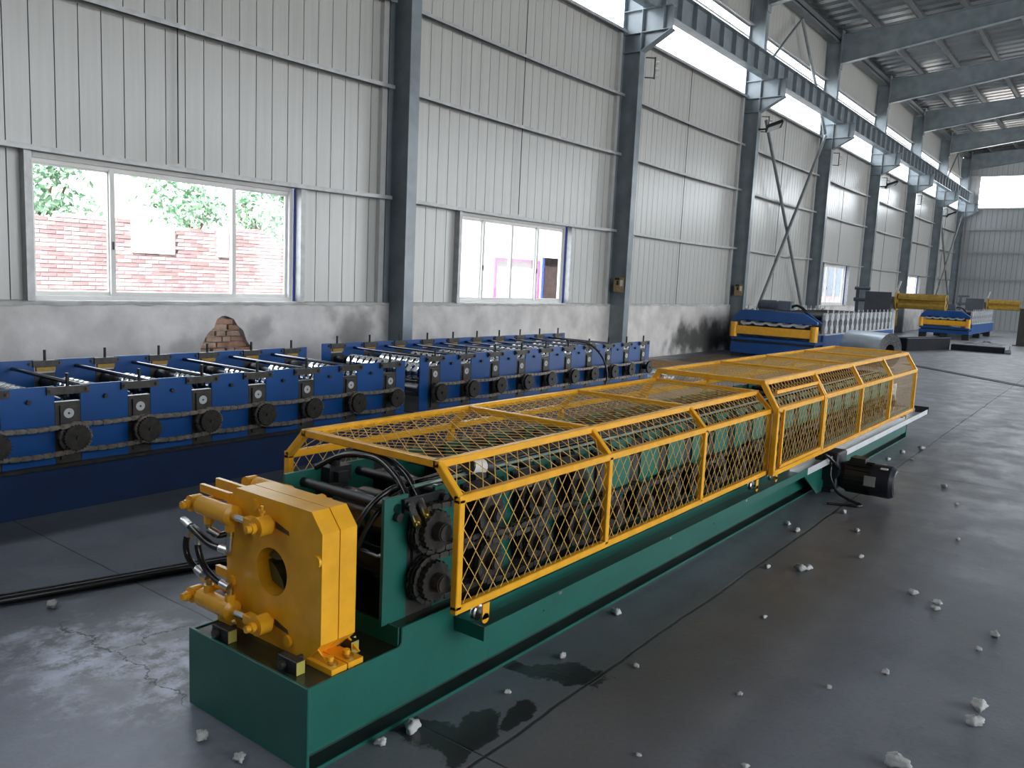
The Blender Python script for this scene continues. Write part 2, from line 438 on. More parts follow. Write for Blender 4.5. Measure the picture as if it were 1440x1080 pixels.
# lumpy render along the sill
for i in range(2, 10):
    t = MB(); b = 0; n = 60; x0, x1 = XC[i]+.19, XC[i+1]
    for k in range(n+1):
        x = x0+(x1-x0)*k/n; r1, r2 = random.uniform(.0, .02), random.uniform(-.012, .012)
        t.v += [(x, WL-.062-r1, 1.105+r2), (x, WL-.07-r1, 1.135+r2*.4), (x, WL-.045, 1.152), (x, WL+.0, 1.152)]
    for k in range(n):
        for j in range(3): t.f.append((4*k+j, 4*k+4+j, 4*k+5+j, 4*k+1+j)); t.sm.append(True)
    t.build('sill_render', mat('pale_render', (.58, .57, .55), .9, var=.12, scale=5, bump=.5, bscale=30), wl)
# exposed bricks
def inside(px, pz):
    c = False; P = HOLE
    for i in range(len(P)):
        (xa, za), (xb, zb) = P[i], P[i-1]
        if (za > pz) != (zb > pz) and px < (xb-xa)*(pz-za)/(zb-za)+xa: c = not c
    return c
bm = [BRICK, BRICK2]
z = .42; row = 0
while z < .97:
    x = 5.04+(.06 if row % 2 else 0)+random.uniform(-.02, .02)
    while x < 5.9:
        L_ = random.choice((.115, .115, .17, .225)); xm = x+L_/2
        xa, xb = x, x+L_
        while xa < xb-.05 and not inside(xa+.01, z+.03): xa += .01
        while xb > xa+.05 and not inside(xb-.01, z+.03): xb -= .01
        if inside((xa+xb)/2, z+.05) and xb-xa > .055:
            pr = random.uniform(.01, .07)-abs((xa+xb)/2-5.46)*.04
            rot = random.uniform(-.02, .02)
            MB().quadbox([(xa, WL+.028-pr+rot, z), (xb, WL+.028-pr-rot, z), (xb, WL+.07, z), (xa, WL+.07, z),
                          (xa, WL+.028-pr+rot, z+.056), (xb, WL+.028-pr-rot, z+.056), (xb, WL+.07, z+.056), (xa, WL+.07, z+.056)]).build('brick', random.choice(bm), wl, bevel=.004)
        x += L_+.012
    z += .067; row += 1
# girts
def girt(x0, x1, z, parent, y=WL-.15, sag=SAG):
    t = MB(); n = 8
    def sg(k):
        u = k/n; return -sag*4*u*(1-u)
    for k in range(n):
        xa, xb = x0+(x1-x0)*k/n, x0+(x1-x0)*(k+1)/n; za, zb = z+sg(k), z+sg(k+1)
        for (ya, yb, lo, hi) in ((y, WL, -.006, 0), (y, y+.004, -.05, -.006), (WL-.012, WL-.008, -.05, -.006)):
            t.quadbox([(xa, ya, za+lo), (xb, ya, zb+lo), (xb, yb, zb+lo), (xa, yb, za+lo), (xa, ya, za+hi), (xb, ya, zb+hi), (xb, yb, zb+hi), (xa, yb, za+hi)])
    return t.build('girt', GALV, parent)
for i in range(2, 10):
    for z, s in ((2.585, SAG), (4.02, SAG), (5.11, SAG), (6.25, .0), (7.93, 0)): girt(XC[i]+.19, XC[i+1], z, wl, sag=s)
    MB().box(XC[i+1]-.15, XC[i+1]-.06, WL-.07, WL+.0, Z_SILL, 6.2).build('corner_flashing', mat('pale_flashing', (.62, .62, .61), .3, metal=.2, var=.04), wl)
    xm = XC[i]+2.95; zlo = 2.6 if any(a < xm < b for a, b in LWIN) else Z_SILL
    MB().cyl((xm, WL-.06, zlo), (xm, WL-.06, 6.22), .007, n=6).build('sag_rod', GUN, wl)
# daylight band (clear sheets between thin mullions)
for i in range(10):
    MB().box(XC[i]+.01, XC[i+1]-.01, WL+.01, WL+.016, Z_BAND0, Z_BAND1).build('daylight_sheet', MILK, wl)
    if i > 3: MB().box(XC[i], XC[i+1], WL-.01, WL+.03, 7.66, 7.69).build('band_rail', GALV, wl)

# ------------------------------------------------------------------ columns, crane beam, rafters
names = ['first', 'second', 'third', 'fourth', 'fifth', 'sixth', 'seventh', 'eighth']
for i, x in enumerate(XC):
    if x < 1.5: continue
    n = i-3
    lab = ('grey-blue steel column between the two big windows' if n == 0 else 'grey-blue steel column carrying a crane bracket, %s along the left wall' % (names[n] if n < 7 else 'in the far corner, last'))
    c = root('steel_column', (x+.09, 8.05, 0), lab, 'column', 'columns along the left wall', 'structure')
    MB().box(x, x+.185, 7.87, 7.882, 0, 9.0).build('inner_flange', COLP, c)
    MB().box(x, x+.185, 8.262, 8.274, 0, 9.0).build('outer_flange', COLP, c)
    MB().box(x+.088, x+.098, 7.882, 8.262, 0, 9.0).build('web', COLP, c)
    MB().box(x-.06, x+.245, 7.82, 8.30, 0, .02).build('base_plate', COLP, c)
    for z in (5.86, 6.19, 6.60):
        MB().box(x+.005, x+.18, 7.882, 8.262, z-.006, z+.006).build('stiffener', COLP, c)
    if n >= 0:
        br = MB().prism([(x+.088, 7.87, 5.86), (x+.088, 7.87, 6.6), (x+.088, 7.28, 6.6), (x+.088, 7.28, 6.19)], (.010, 0, 0)).build('crane_bracket', COLP, c)
        MB().box(x, x+.185, 7.28, 7.87, 6.594, 6.606).build('bracket_plate', COLP, br)
        MB().bar((x+.093, 7.87, 5.86), (x+.093, 7.28, 6.18), .185, .012).build('bracket_plate', COLP, br)
        MB().box(x+.005, x+.18, 7.28, 7.87, 6.184, 6.196).build('bracket_plate', COLP, br)
        MB().box(x+.01, x+.088, 7.44, 7.452, 6.196, 6.594).build('bracket_plate', COLP, br)
    if n in (1, 2):
        s = root('column_sign', (x+.05, 7.95, 1.5), 'small tan notice board on the %s column' % ('second' if n == 1 else 'third'), 'sign')
        y0 = 7.90
        MB().box(x-.028, x-.012, y0, y0+.22, 1.39, 1.67).build('board', CARD, s)
        MB().box(x-.031, x-.028, y0+.02, y0+.08, 1.50, 1.62).build('white_print', WPAINT, s)
        MB().box(x-.031, x-.028, y0+.11, y0+.16, 1.52, 1.60).build('dark_print', BLK, s)
        MB().box(x-.031, x-.028, y0+.10, y0+.20, 1.615, 1.66).build('dark_print', BLK, s)
        MB().box(x-.012, x+.09, y0+.08, y0+.12, 1.5, 1.53).build('bracket', GALV, s)
cb = root('crane_beam', (20, 7.72, 6.6), 'long grey crane runway beam with ribbed web on the column brackets', 'beam', kind='structure')
MB().box(1.9, XE-.2, 7.715, 7.725, 6.62, 7.12).build('web', COLP, cb)
MB().box(1.9, XE-.2, 7.61, 7.83, 6.607, 6.622).build('bottom_flange', COLP, cb)
MB().box(1.9, XE-.2, 7.61, 7.83, 7.12, 7.135).build('top_flange', COLP, cb)
MB().box(1.9, XE-.2, 7.70, 7.74, 7.135, 7.17).build('rail', GUN, cb)
stf = shared('stiffener_rib', lambda b: b.box(-.006, .006, 7.615, 7.715, 6.625, 7.115), COLP)
x = 13.0
while x < 49.5: obj('stiffener', stf, cb, loc=(x, 0, 0)); x += .667

cl = root('ceiling', (20, RIDGE, 9.5), 'pitched steel roof with grey rafters, purlins and ribbed sheets', 'ceiling', kind='structure')
def ztop(y): return 9.17+.075*(7.87-y) if y > RIDGE else 9.17+.075*(y-(2*RIDGE-7.87))
def mir(y): return 2*RIDGE-y
for i, x in enumerate(XC):
    for side in (0, 1):
        g = (lambda y: y) if not side else mir
        r = root('rafter', (x, g(3.0), 9.2)); setpar(r, cl)
        prof = [(7.87, 8.35), (3.3, 9.03), (RIDGE, 9.47)]
        poly = [(x+.088, g(a), b) for a, b in prof]+[(x+.088, g(RIDGE), ztop(RIDGE)), (x+.088, g(7.87), ztop(7.87))]
        MB().prism(poly, (.01, 0, 0)).build('web', COLP, r)
        t = MB()
        for (a, b), (a2, b2) in zip(prof[:-1], prof[1:]): t.bar((x+.093, g(a), b), (x+.093, g(a2), b2), .19, .014)
        t.bar((x+.093, g(7.87), ztop(7.87)), (x+.093, g(RIDGE), ztop(RIDGE)), .19, .014)
        t.build('flange', COLP, r)
        if not side: MB().box(x-.02, x+.205, 7.84, 7.87, 8.2, 9.3).build('end_plate', COLP, r)
for side in (0, 1):
    g = (lambda y: y) if not side else mir
    y = 8.1
    while y > RIDGE+.3:
        zt = ztop(g(y))+.01
        t = MB(); t.box(XB, XE, g(y)-.004, g(y)+.004, zt, zt+.2); t.box(XB, XE, g(y), g(y)+.04, zt+.0, zt+.008); t.box(XB, XE, g(y)-.06, g(y), zt+.192, zt+.2)
        t.build('purlin', PURL, cl); y -= 1.15
    for i in range(10):
        t = MB(); x = XC[i] if i else XC[0]-.4; k = 0; xend = XC[i+1] if i < 9 else XE+.15
        ys = (g(8.55), RIDGE)
        while x < xend-.001:
            for dx, dz in ((0, 0), (.03, .03), (.06, .03), (.09, 0), (.12, 0), (.15, .03), (.18, .03), (.21, 0)):
                for yy in ys: t.v.append((x+dx, yy, ztop(yy if side or yy > RIDGE-1 else yy)+.215+dz))
            x += .5; k += 1
        for yy in ys: t.v.append((x, yy, ztop(yy)+.215))
        n = len(t.v)//2
        for j in range(n-1): t.f.append((2*j, 2*j+1, 2*j+3, 2*j+2)); t.sm.append(False)
        t.build('roof_sheet', ROOF, cl)
t = MB().box(XB, XE, 7.93, 8.25, 9.02, 9.06).box(XB, XE, 7.93, 7.945, 8.95, 9.2); t.build('eave_channel', PURL, cl)

# bracing tubes
def brace(p, q, lab, r=.045):
    o = MB().cyl(p, q, r, n=10).build('bracing_tube', mat('grey_brace_paint', (.22, .24, .25), .4, var=.1), wl)
X4, X5 = XC[5]+.2, XC[6]
brace((X4+.85, 8.07, 5.85), (X5-.55, 8.07, .75), '')
brace((X5-.35, 7.98, 6.2), (X4+.85, 7.98, .75), '')
brace((22.92, 8.05, 8.85), (20.2, 8.05, 6.8), '', .035); brace((22.92, 8.05, 8.85), (25.75, 8.05, 6.3), '', .045)
X6, X7 = XC[9]+.2, XC[10]
brace((X6+.2, 8.07, 5.85), (X7-.2, 8.07, .9), ''); brace((X7-.2, 7.98, 5.9), (X6+.2, 7.98, .9), '')
brace((47.2, 8.05, 8.8), (44.4, 8.05, 6.9), '', .04); brace((47.2, 8.05, 8.8), (49.7, 8.05, 6.7), '', .04)
# floodlights
for x, lab in ((XC[5], 'small black floodlight on the third column above the crossed bracing'), (XC[7], 'small black floodlight on the fifth column'), (XC[9], 'small black floodlight on the seventh column near the corner')):
    s = root('floodlight', (x+.09, 7.75, 5.45), lab, 'lamp', 'floodlights on the columns')
    MB().bar((x+.09, 7.87, 5.45), (x+.09, 7.66, 5.45), .04, .04).build('arm', BLK, s)
    MB().bar((x+.06, 7.66, 5.45), (x+.3, 7.38, 5.6), .26, .07, up=(.3, .3, 1)).build('housing', BLK, s)
    MB().bar((x+.07, 7.64, 5.415), (x+.29, 7.40, 5.56), .2, .02, up=(.3, .3, 1)).build('lens', GLASS if False else LGRY, s)
# insulator bracket at each column below the crane bracket
for i in (4, 5, 6, 7, 8, 9):
    s = root('busbar_bracket', (XC[i]+.19, 7.9, 5.6), 'small steel busbar bracket with white insulators on the %s column' % names[i-3], 'bracket', 'busbar brackets')
    x = XC[i]+.2
    MB().bar((x, 7.86, 5.78), (x+.12, 7.72, 5.78), .02, .02).bar((x+.12, 7.72, 5.80), (x+.12, 7.72, 5.40), .02, .02).bar((x, 7.86, 5.42), (x+.12, 7.72, 5.42), .02, .02).build('frame', GUN, s)
    for k in range(3): MB().cyl((x+.12, 7.71, 5.7-.12*k), (x+.17, 7.66, 5.7-.12*k), .03, n=8).build('insulator', WPAINT, s)

# ------------------------------------------------------------------ windows
def window(n, xa, xb, mull, lab):
    r = root('window_%d' % n, ((xa+xb)/2, WL, Z_SILL), lab, 'window', kind='structure')
    z0, z1 = Z_SILL+.005, 2.535; y = WL+.03
    fr = MB().box(xa, xa+.05, y, y+.09, z0, z1).box(xb-.05, xb, y, y+.09, z0, z1).box(xa+.05, xb-.05, y, y+.09, z0, z0+.045).box(xa+.05, xb-.05, y, y+.09, z1-.06, z1)
    fr.build('window_frame', WALU, r, bevel=.003)
    MB().box(xa+.05, xb-.05, y+.03, y+.06, z1-.10, z1-.06).build('track', WALU, r)
    edges = [xa+.05]+mull+[xb-.05]
    for i in range(len(edges)-1):
        a, b = edges[i], edges[i+1]; yy = y+(.012 if i % 2 else .05); w_ = .028
        s = MB().box(a-.02, a+w_, yy, yy+.028, z0+.045, z1-.08).box(b-w_, b+.02, yy, yy+.028, z0+.045, z1-.08).box(a+w_, b-w_, yy, yy+.028, z0+.045, z0+.085).box(a+w_, b-w_, yy, yy+.028, z1-.115, z1-.08).build('sash', WALU, r)
        MB().box(a+w_, b-w_, yy+.011, yy+.016, z0+.085, z1-.115).build('pane', GLASS, s)
        if i: MB().box(a-.006, a+.012, yy-.012, yy, 1.66, 1.74).build('latch', GUN, s)
    # galvanised jamb posts, blue protective film on the right one
    MB().box(xa-.075, xa-.01, WL-.10, WL+.06, z0, 2.54).build('jamb_post', GALV, r)
    MB().box(xb+.02, xb+.085, WL-.10, WL+.06, z0, 2.54).build('jamb_post', GALV, r)
    MB().box(xb+.006, xb+.016, WL+.0, WL+.03, z0, 2.54).build('film_strip', BLUT, r)
    MB().box(xa-.02, xb+.02, WL-.06, WL+.15, z0-.012, z0).build('window_sill', WPAINT, r)
window(1, 3.41, 6.43, [4.21, 5.62], 'wide white sliding window looking out on a brick wall')
window(2, 9.45, 12.41, [10.13, 10.88, 11.60], 'white sliding window looking out on a white building')
window(3, 27.4, 30.3, [28.3, 29.3], 'small far window above the roller row of the blue machine')
window(4, 39.4, 42.2, [40.8], 'farthest window on the left wall')

# ------------------------------------------------------------------ end wall
we = root('wall_end', (XE, RIDGE, 0), 'far end wall of grey ribbed panels with a bright daylight band', 'wall', kind='structure')
t = MB(); y = WL
while y > WR:
    t.box(XE, XE+.03, y-.2305, y-.007, 0, 6.40)
    if y > 7.55: t.box(XE, XE+.03, y-.2305, y-.007, 6.4, 8.05)
    t.box(XE, XE+.03, y-.2305, y-.007, 8.05, 10.4); y -= .2375
t.build('wall_panel_run', mat('grey_end_panel', (.40, .42, .43), .4, var=.05, scale=2, stretch=(8, 8, .25)), we)['kind'] = 'stuff'
MB().box(XE+.02, XE+.035, WR, WL, 0, 6.40).box(XE+.02, XE+.035, WR, WL, 8.05, 10.4).box(XE+.02, XE+.035, 7.4, WL, 6.4, 8.05).build('seam_backing', SEAM, we)
MB().box(XE+.01, XE+.016, WR, 7.5, 6.40, 8.05).build('daylight_sheet', MILK, we)
for z in (1.3, 2.69, 4.08, 5.29, 6.38, 8.07): MB().box(XE-.14, XE, WR, WL-.3, z-.006, z).box(XE-.14, XE-.135, WR, WL-.3, z-.07, z-.006).build('girt', GALV, we)
MB().prism([(XE-.12, 7.9, 8.5), (XE-.12, 0, 9.5), (XE-.12, 0, 9.9), (XE-.12, 7.9, 9.2)], (.012, 0, 0)).build('end_rafter', COLP, we)

# ------------------------------------------------------------------ right and back walls (behind and beside the camera)
wr = root('wall_right', (20, WR, 0), 'right wall of pale panels with tall open doorways', 'wall', kind='structure')
xs = [XB]+[e for d in RDOOR for e in d[:2]]+[XE]
for i in range(0, len(xs), 2): MB().box(xs[i], xs[i+1], WR-.04, WR, 0, Z_BAND0).build('wall_panel_run', PANEL, wr)
for a, b, h in RDOOR:
    MB().box(a, b, WR-.04, WR, h, Z_BAND0).build('door_header', PANEL, wr)
    MB().box(a-.08, a, WR-.06, WR+.04, 0, h).box(b, b+.08, WR-.06, WR+.04, 0, h).box(a-.08, b+.08, WR-.06, WR+.04, h, h+.1).build('door_frame', GALV, wr)
MB().box(XB, XE, WR-.04, WR, Z_BAND1, Z_EAVE).build('wall_panel_run', PANEL, wr)
wb = root('wall_back', (XB, RIDGE, 0), 'unseen back wall behind the viewer, made dark to hold back light', 'wall', kind='structure')
MB().box(XB-.04, XB, WR, WL, 0, Z_EAVE+1.2).build('wall_panel_run', mat('light_damping_dark', (.10, .105, .11), .6), wb)  # unseen wall, coloured dark to keep light off the faces turned to it

# ------------------------------------------------------------------ shared machine bits
def sprocket_mesh(key, r, th, n=28, hub=.0, hubw=.0, m=GREASE):
    def fn(b):
        pts = []
        for k in range(n):
            for da, rr in ((-.32, .93), (-.12, 1.0), (.12, 1.0), (.32, .93)):
                a = 2*PI*(k+da)/n; pts.append((math.cos(a)*rr*r, 0, math.sin(a)*rr*r))
        b.prism(pts, (0, th, 0))
        if hub: b.cyl((0, -hubw, 0), (0, 0, 0), hub, n=16)
        return b
    return shared(key, fn, m)
CHN = mat('oiled_chain_steel', (.24, .21, .18), .4, metal=.6, var=.2, scale=40)
def chain_mesh(key, D, r, dup=1, sag=.012, m=GREASE, pitch=.0254, cs=1.0):
    """chain loop round two sprockets at x=0 and x=D (centre z=0), in the plane y=0"""
    def fn(b):
        path = []
        n = 40
        for k in range(n): path.append((D*k/n, r-4*sag*(k/n)*(1-k/n)))
        for k in range(12): a = PI/2-PI*k/12; path.append((D+r*math.cos(a), r*math.sin(a)))
        for k in range(n): path.append((D-D*k/n, -r-4*sag*1.2*(k/n)*(1-k/n)))
        for k in range(12): a = -PI/2-PI*k/12; path.append((r*math.cos(a), r*math.sin(a)))
        path.append(path[0])
        acc = [0]
        for p, q in zip(path[:-1], path[1:]): acc.append(acc[-1]+math.hypot(q[0]-p[0], q[1]-p[1]))
        def at(s):
            for i in range(len(path)-1):
                if acc[i+1] >= s:
                    u = (s-acc[i])/max(acc[i+1]-acc[i], 1e-6); return Vector((path[i][0]+(path[i+1][0]-path[i][0])*u, 0, path[i][1]+(path[i+1][1]-path[i][1])*u))
            return Vector((path[-1][0], 0, path[-1][1]))
        N = int(acc[-1]/pitch)//2*2; st = acc[-1]/N
        for d in range(dup):
            oy = d*.016
            for k in range(N):
                p, q = at(k*st), at(((k+1) % N)*st if k+1 < N else acc[-1])
                wy = .006 if k % 2 else .0085
                e = (q-p)*.28
                for sy in (-1, 1):
                    v = Vector((0, oy+sy*wy, 0))
                    b.bar(p-e+v, q+e+v, .0035, (.017 if k % 2 else .027)*cs, up=(-(q-p).z, 0, (q-p).x))
        return b
    return shared(key, fn, m)

# ------------------------------------------------------------------ green downpipe forming machine
YR, YL = 1.89, 2.536           # base sides
gm = root('green_roll_former', (5.7, 2.21, 0), 'long green roll forming machine with black rolls, standing under the yellow mesh guards', 'machine')
side = [(1.54, .066), (1.54, .28), (1.93, .28), (1.94, .29), (1.94, .347), (9.85, .347), (9.85, .066)]
for ya, yb in ((YR, YR+.010), (YL-.010, YL)):
    MB().prism([(x, ya, z) for x, z in side], (0, yb-ya, 0)).build('side_plate', GRN, gm, bevel=.002)
for s, y in ((1, YR), (-1, YL)):
    t = MB().box(1.546, 9.85, min(y+s*.004, y+s*.055), max(y+s*.004, y+s*.055), .056, .066)
    t.build('web_lip', GRN, gm)
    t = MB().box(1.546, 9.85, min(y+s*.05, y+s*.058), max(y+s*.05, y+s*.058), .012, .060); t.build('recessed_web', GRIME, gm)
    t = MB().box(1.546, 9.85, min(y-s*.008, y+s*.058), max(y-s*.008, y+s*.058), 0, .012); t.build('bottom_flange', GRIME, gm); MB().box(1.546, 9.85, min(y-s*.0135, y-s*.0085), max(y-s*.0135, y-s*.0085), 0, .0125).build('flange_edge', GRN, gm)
MB().box(1.532, 1.544, YR-.004, YL+.004, 0, .283).build('end_plate', GRN, gm, bevel=.002)
MB().box(9.85, 9.862, YR-.004, YL+.004, 0, .347).build('end_plate', GRN, gm)
MB().box(1.545, 1.935, YR+.011, YL-.011, .262, .276).build('front_deck', OILY, gm)
MB().box(1.932, 1.94, YR+.011, YL-.011, .10, .345).build('step_plate', GRN, gm)
MB().box(1.94, 9.84, YR+.011, YL-.011, .330, .342).build('deck_plate', OILY, gm)
# guard rail channel along the side (green near; beyond, sky reflection put into the white colour)
def channel(x0, x1, m, nm):
    return MB().box(x0, x1, 1.746, 1.884, .252, .258).box(x0, x1, 1.746, 1.752, .258, .302).box(x0, x1, 1.878, 1.884, .258, .302).build(nm, m, gm)
channel(2.22, 5.9, GRN, 'guard_rail'); channel(5.9, 10.16, mat('galvanised_sky_sheen', (.88, .89, .90), .3, metal=.35, var=.05), 'sheen_guard_rail')
MB().box(2.214, 2.22, 1.744, 1.886, .250, .304).build('rail_end_cap', GRN, gm); MB().box(10.16, 10.166, 1.74, 1.89, .25, .33).build('rail_end_cap', BLK, gm)
MB().box(2.22, 10.0, 2.545, 2.70, .252, .258).box(2.22, 10.0, 2.694, 2.70, .258, .302).build('guard_rail', GRN, gm)
for x in (2.62, 4.3, 6.0, 7.7, 9.3):
    MB().box(x, x+.12, 1.76, 1.888, .235, .2515).prism([(x+.05, 1.888, .16), (x+.05, 1.888, .235), (x+.05, 1.77, .235)], (.01, 0, 0)).build('rail_bracket', GRN, gm)
    MB().box(x, x+.12, 2.538, 2.68, .235, .2515).build('rail_bracket', GRN, gm)
for x in (2.7, 3.7, 4.72):      # bolt slots / clips seen on the rail
    MB().box(x, x+.02, 1.7445, 1.7458, .285, .296).build('clip', STL, gm)
# roll stands
PT = .31; NST = 23
y1, y2 = 1.955, 2.475           # side plates of the stands
plate = shared('green_plate', lambda b: b.box(-.087, .087, y1, y1+.014, .342, .795), GRN)
plate0 = shared('green_plate_first', lambda b: b.box(-.06, .055, y1, y1+.014, .342, .795), GRN)
plateW = shared('green_plate_wide', lambda b: b.box(-.098, .098, y1-.020, y1-.002, .56, .80).box(-.087, .087, y1-.002, y1+.014, .342, .795), mat('bright_green_paint', (.016, .165, .115), .36, var=.07, scale=5))  # wide plates in a brighter green than the first ones
plateL = shared('green_plate_l', lambda b: b.box(-.085, .085, y2-.014, y2, .342, .795), GRN)
block = shared('bearing_block_g', lambda b: b.box(-.068, .068, y1+.002, y1+.05, .342, .725).box(-.05, .05, y1-.012, y1+.002, .40, .70), GUN)
blockL = shared('bearing_block_gl', lambda b: b.box(-.068, .068, y2-.05, y2-.002, .342, .725), GUN)
clampG = shared('clamp_bar_g', lambda b: b.box(-.105, .105, y1-.016, y1-.001, .735, .782), BLK)
clampGL = shared('clamp_bar_gl', lambda b: b.box(-.105, .105, y2+.001, y2+.016, .735, .782), BLK)
bolt = shared('cap_bolt_g', lambda b: b.cyl((0, 0, 0), (0, -.022, 0), .016, n=10).cyl((0, -.0222, 0), (0, -.0225, 0), .008, n=6), BLK)
spG = sprocket_mesh('sprocket_g', .074, .026, 20)
shaftG = shared('shaft_g', lambda b: b.cyl((0, 1.832, 0), (0, 2.52, 0), .030, n=14), GUN)
shaftS = shared('shaft_short_g', lambda b: b.cyl((0, 1.935, 0), (0, 2.52, 0), .030, n=14), GUN)
boreG = shared('shaft_end_g', lambda b: b.cyl((0, 1.831, 0), (0, 1.8315, 0), .008, n=8), GUN)
hubG = shared('hub_g', lambda b: b.cyl((0, 1.838, 0), (0, 1.88, 0), .034, n=16), GUN)
def rollprof(kind):
    w = y2-y1-.12
    if kind == 0: return [(0, .045), (.02, .075), (.10, .075), (.11, .06), (w-.11, .06), (w-.10, .075), (w-.02, .075), (w, .045)]
    if kind == 1: return [(0, .05), (.05, .07), (w*.35, .07), (w*.37, .085), (w*.63, .085), (w*.65, .07), (w-.05, .07), (w, .05)]
    return [(0, .06), (.03, .08), (w*.3, .065), (w*.7, .065), (w-.03, .08), (w, .06)]
rolls = [shared('roll_g%d' % k, lambda b, k=k: b.lathe((0, y1+.06, 0), (0, 1, 0), rollprof(k), 20), BLKG if k != 1 else mat('dark_polished_steel', (.18, .18, .19), .22, metal=.9, var=.1)) for k in range(3)]
tieG = shared('tie_rod_g', lambda b: b.cyl((0, y1, 0), (0, y2, 0), .019, n=10), BLK)
chG = chain_mesh('chain_g', PT, .080, dup=2, sag=.006, m=mat('black_oiled_chain', (.075, .068, .062), .4, metal=.5, var=.25, scale=40), cs=.8)
obj('stand_plate', plate0, gm, loc=(1.965, 0, 0)); obj('stand_plate', plateL, gm, loc=(1.965, 0, 0))
for k in range(NST):
    x = 2.09+PT*k
    obj('stand_plate', plate if k < 4 else plateW, gm, loc=(x+.155, 0, 0)); obj('stand_plate', plateL, gm, loc=(x+.155, 0, 0))
    obj('bearing_block', block, gm, loc=(x, 0, 0)); obj('bearing_block', blockL, gm, loc=(x, 0, 0))
    c = obj('clamp_bar', clampG, gm, loc=(x, 0, 0))
    for s in (-.088, .088): obj('bolt', bolt, c, loc=(x+s, y1-.016, .758))
    obj('clamp_bar', clampGL, gm, loc=(x, 0, 0))
    for z in (.665, .478):
        if z > .6 and k > 3: obj('shaft', shaftS, gm, loc=(x, 0, z))
        else:
            s = obj('shaft', shaftG, gm, loc=(x, 0, z)); obj('shaft_end', boreG, s, loc=(x, 0, z))
        if z > .6 and k > 3:
            obj('forming_roll', rolls[(k+1) % 3], gm, loc=(x, 0, z)); continue
        sp = obj('sprocket', spG, gm, loc=(x, 1.872, z)); obj('hub', hubG, sp, loc=(x, 0, z))
        obj('forming_roll', (rolls[1] if k == 0 and z > .6 else rolls[(k+(z > .6)) % 3]), gm, loc=(x, 0, z))
        if k < NST-1 and not (z > .6 and k > 2): obj('drive_chain', chG, gm, loc=(x, 1.872 if k % 2 else 1.908, z))
    obj('tie_rod', tieG, gm, loc=(x+.155 if k else x-.125, 0, .752))
    if k == 0: obj('tie_rod', tieG, gm, loc=(x+.155, 0, .752))
obj('bolt', bolt, gm, loc=(1.96, y1, .725))
MB().tube([(2.05, 1.962, .815), (4, 1.962, .812), (6.5, 1.962, .815), (9.3, 1.962, .812)], .007, 6, sub=6).build('oil_pipe', mat('pale_green_pipe', (.22, .32, .27), .35, metal=.3), gm)
MB().tube([(2.12, 1.99, .805), (3.1, 2.02, .81), (4.5, 2.0, .80), (6.2, 2.02, .81)], .012, 8, sub=8).build('cable', RUB, gm)
MB().tube([(2.14, 2.03, .80), (3.0, 2.05, .815), (4.2, 2.06, .80)], .012, 8, sub=8).build('cable', RUB, gm)
# bottle-shaped lubricator on top of the first bay
lu = MB().cyl((2.345, 1.955, .845), (2.42, 1.955, .83), .032, n=14).build('lubricator', WPAINT, gm); MB().cyl((2.42, 1.955, .83), (2.475, 1.955, .82), .034, n=14).build('lubricator_cap', BLK, lu); MB().cyl((2.335, 1.955, .847), (2.345, 1.955, .845), .033, n=14).build('lubricator_ring', BLK, lu)
MB().box(2.36, 2.42, 1.93, 1.98, .79, .82).build('lubricator_stand', GUN, gm)
# valve block and hoses at the near end
vb = MB().box(2.05, 2.16, 2.41, 2.47, .74, .80).build('valve_block', BLK, gm)
MB().cyl((2.105, 2.44, .80), (2.105, 2.44, .835), .018, n=10).build('valve_spool', BLK, vb); MB().box(2.07, 2.12, 2.38, 2.41, .745, .785).build('valve_port', BLK, vb)
def hose(pts, r=.0135, ends=True, nm='hydraulic_hose'):
    h = MB().tube(pts, r, 10, sub=10).build(nm, RUB, gm)
    if ends:
        a, b = Vector(pts[-2]), Vector(pts[-1]); d = (b-a).normalized()
        MB().cyl(b-d*.02, b+d*.045, r*1.15, n=12).build('ferrule', STL, h)
        MB().cyl(b+d*.045, b+d*.07, r*1.45, n=6).cyl(b+d*.07, b+d*.082, r*.9, n=10).build('hose_nut', BRS, h)
    return h
hose([(2.02, 2.46, .80), (2.07, 2.36, .858), (2.10, 2.22, .868), (2.07, 2.08, .835), (2.035, 1.985, .79), (2.015, 1.935, .75)], .012)
hose([(2.09, 2.46, .81), (2.13, 2.36, .865), (2.15, 2.22, .868), (2.12, 2.08, .835), (2.085, 1.985, .79), (2.065, 1.94, .76)], .012)
hose([(1.84, 2.15, .38), (1.85, 2.10, .55), (1.88, 2.04, .72), (1.98, 2.02, .80), (2.12, 2.04, .80), (2.3, 2.06, .80)], .010, False)
hose([(1.86, 2.13, .38), (1.87, 2.08, .54), (1.90, 2.02, .70), (2.01, 2.0, .785), (2.15, 2.02, .79), (2.3, 2.03, .80)], .010, False)
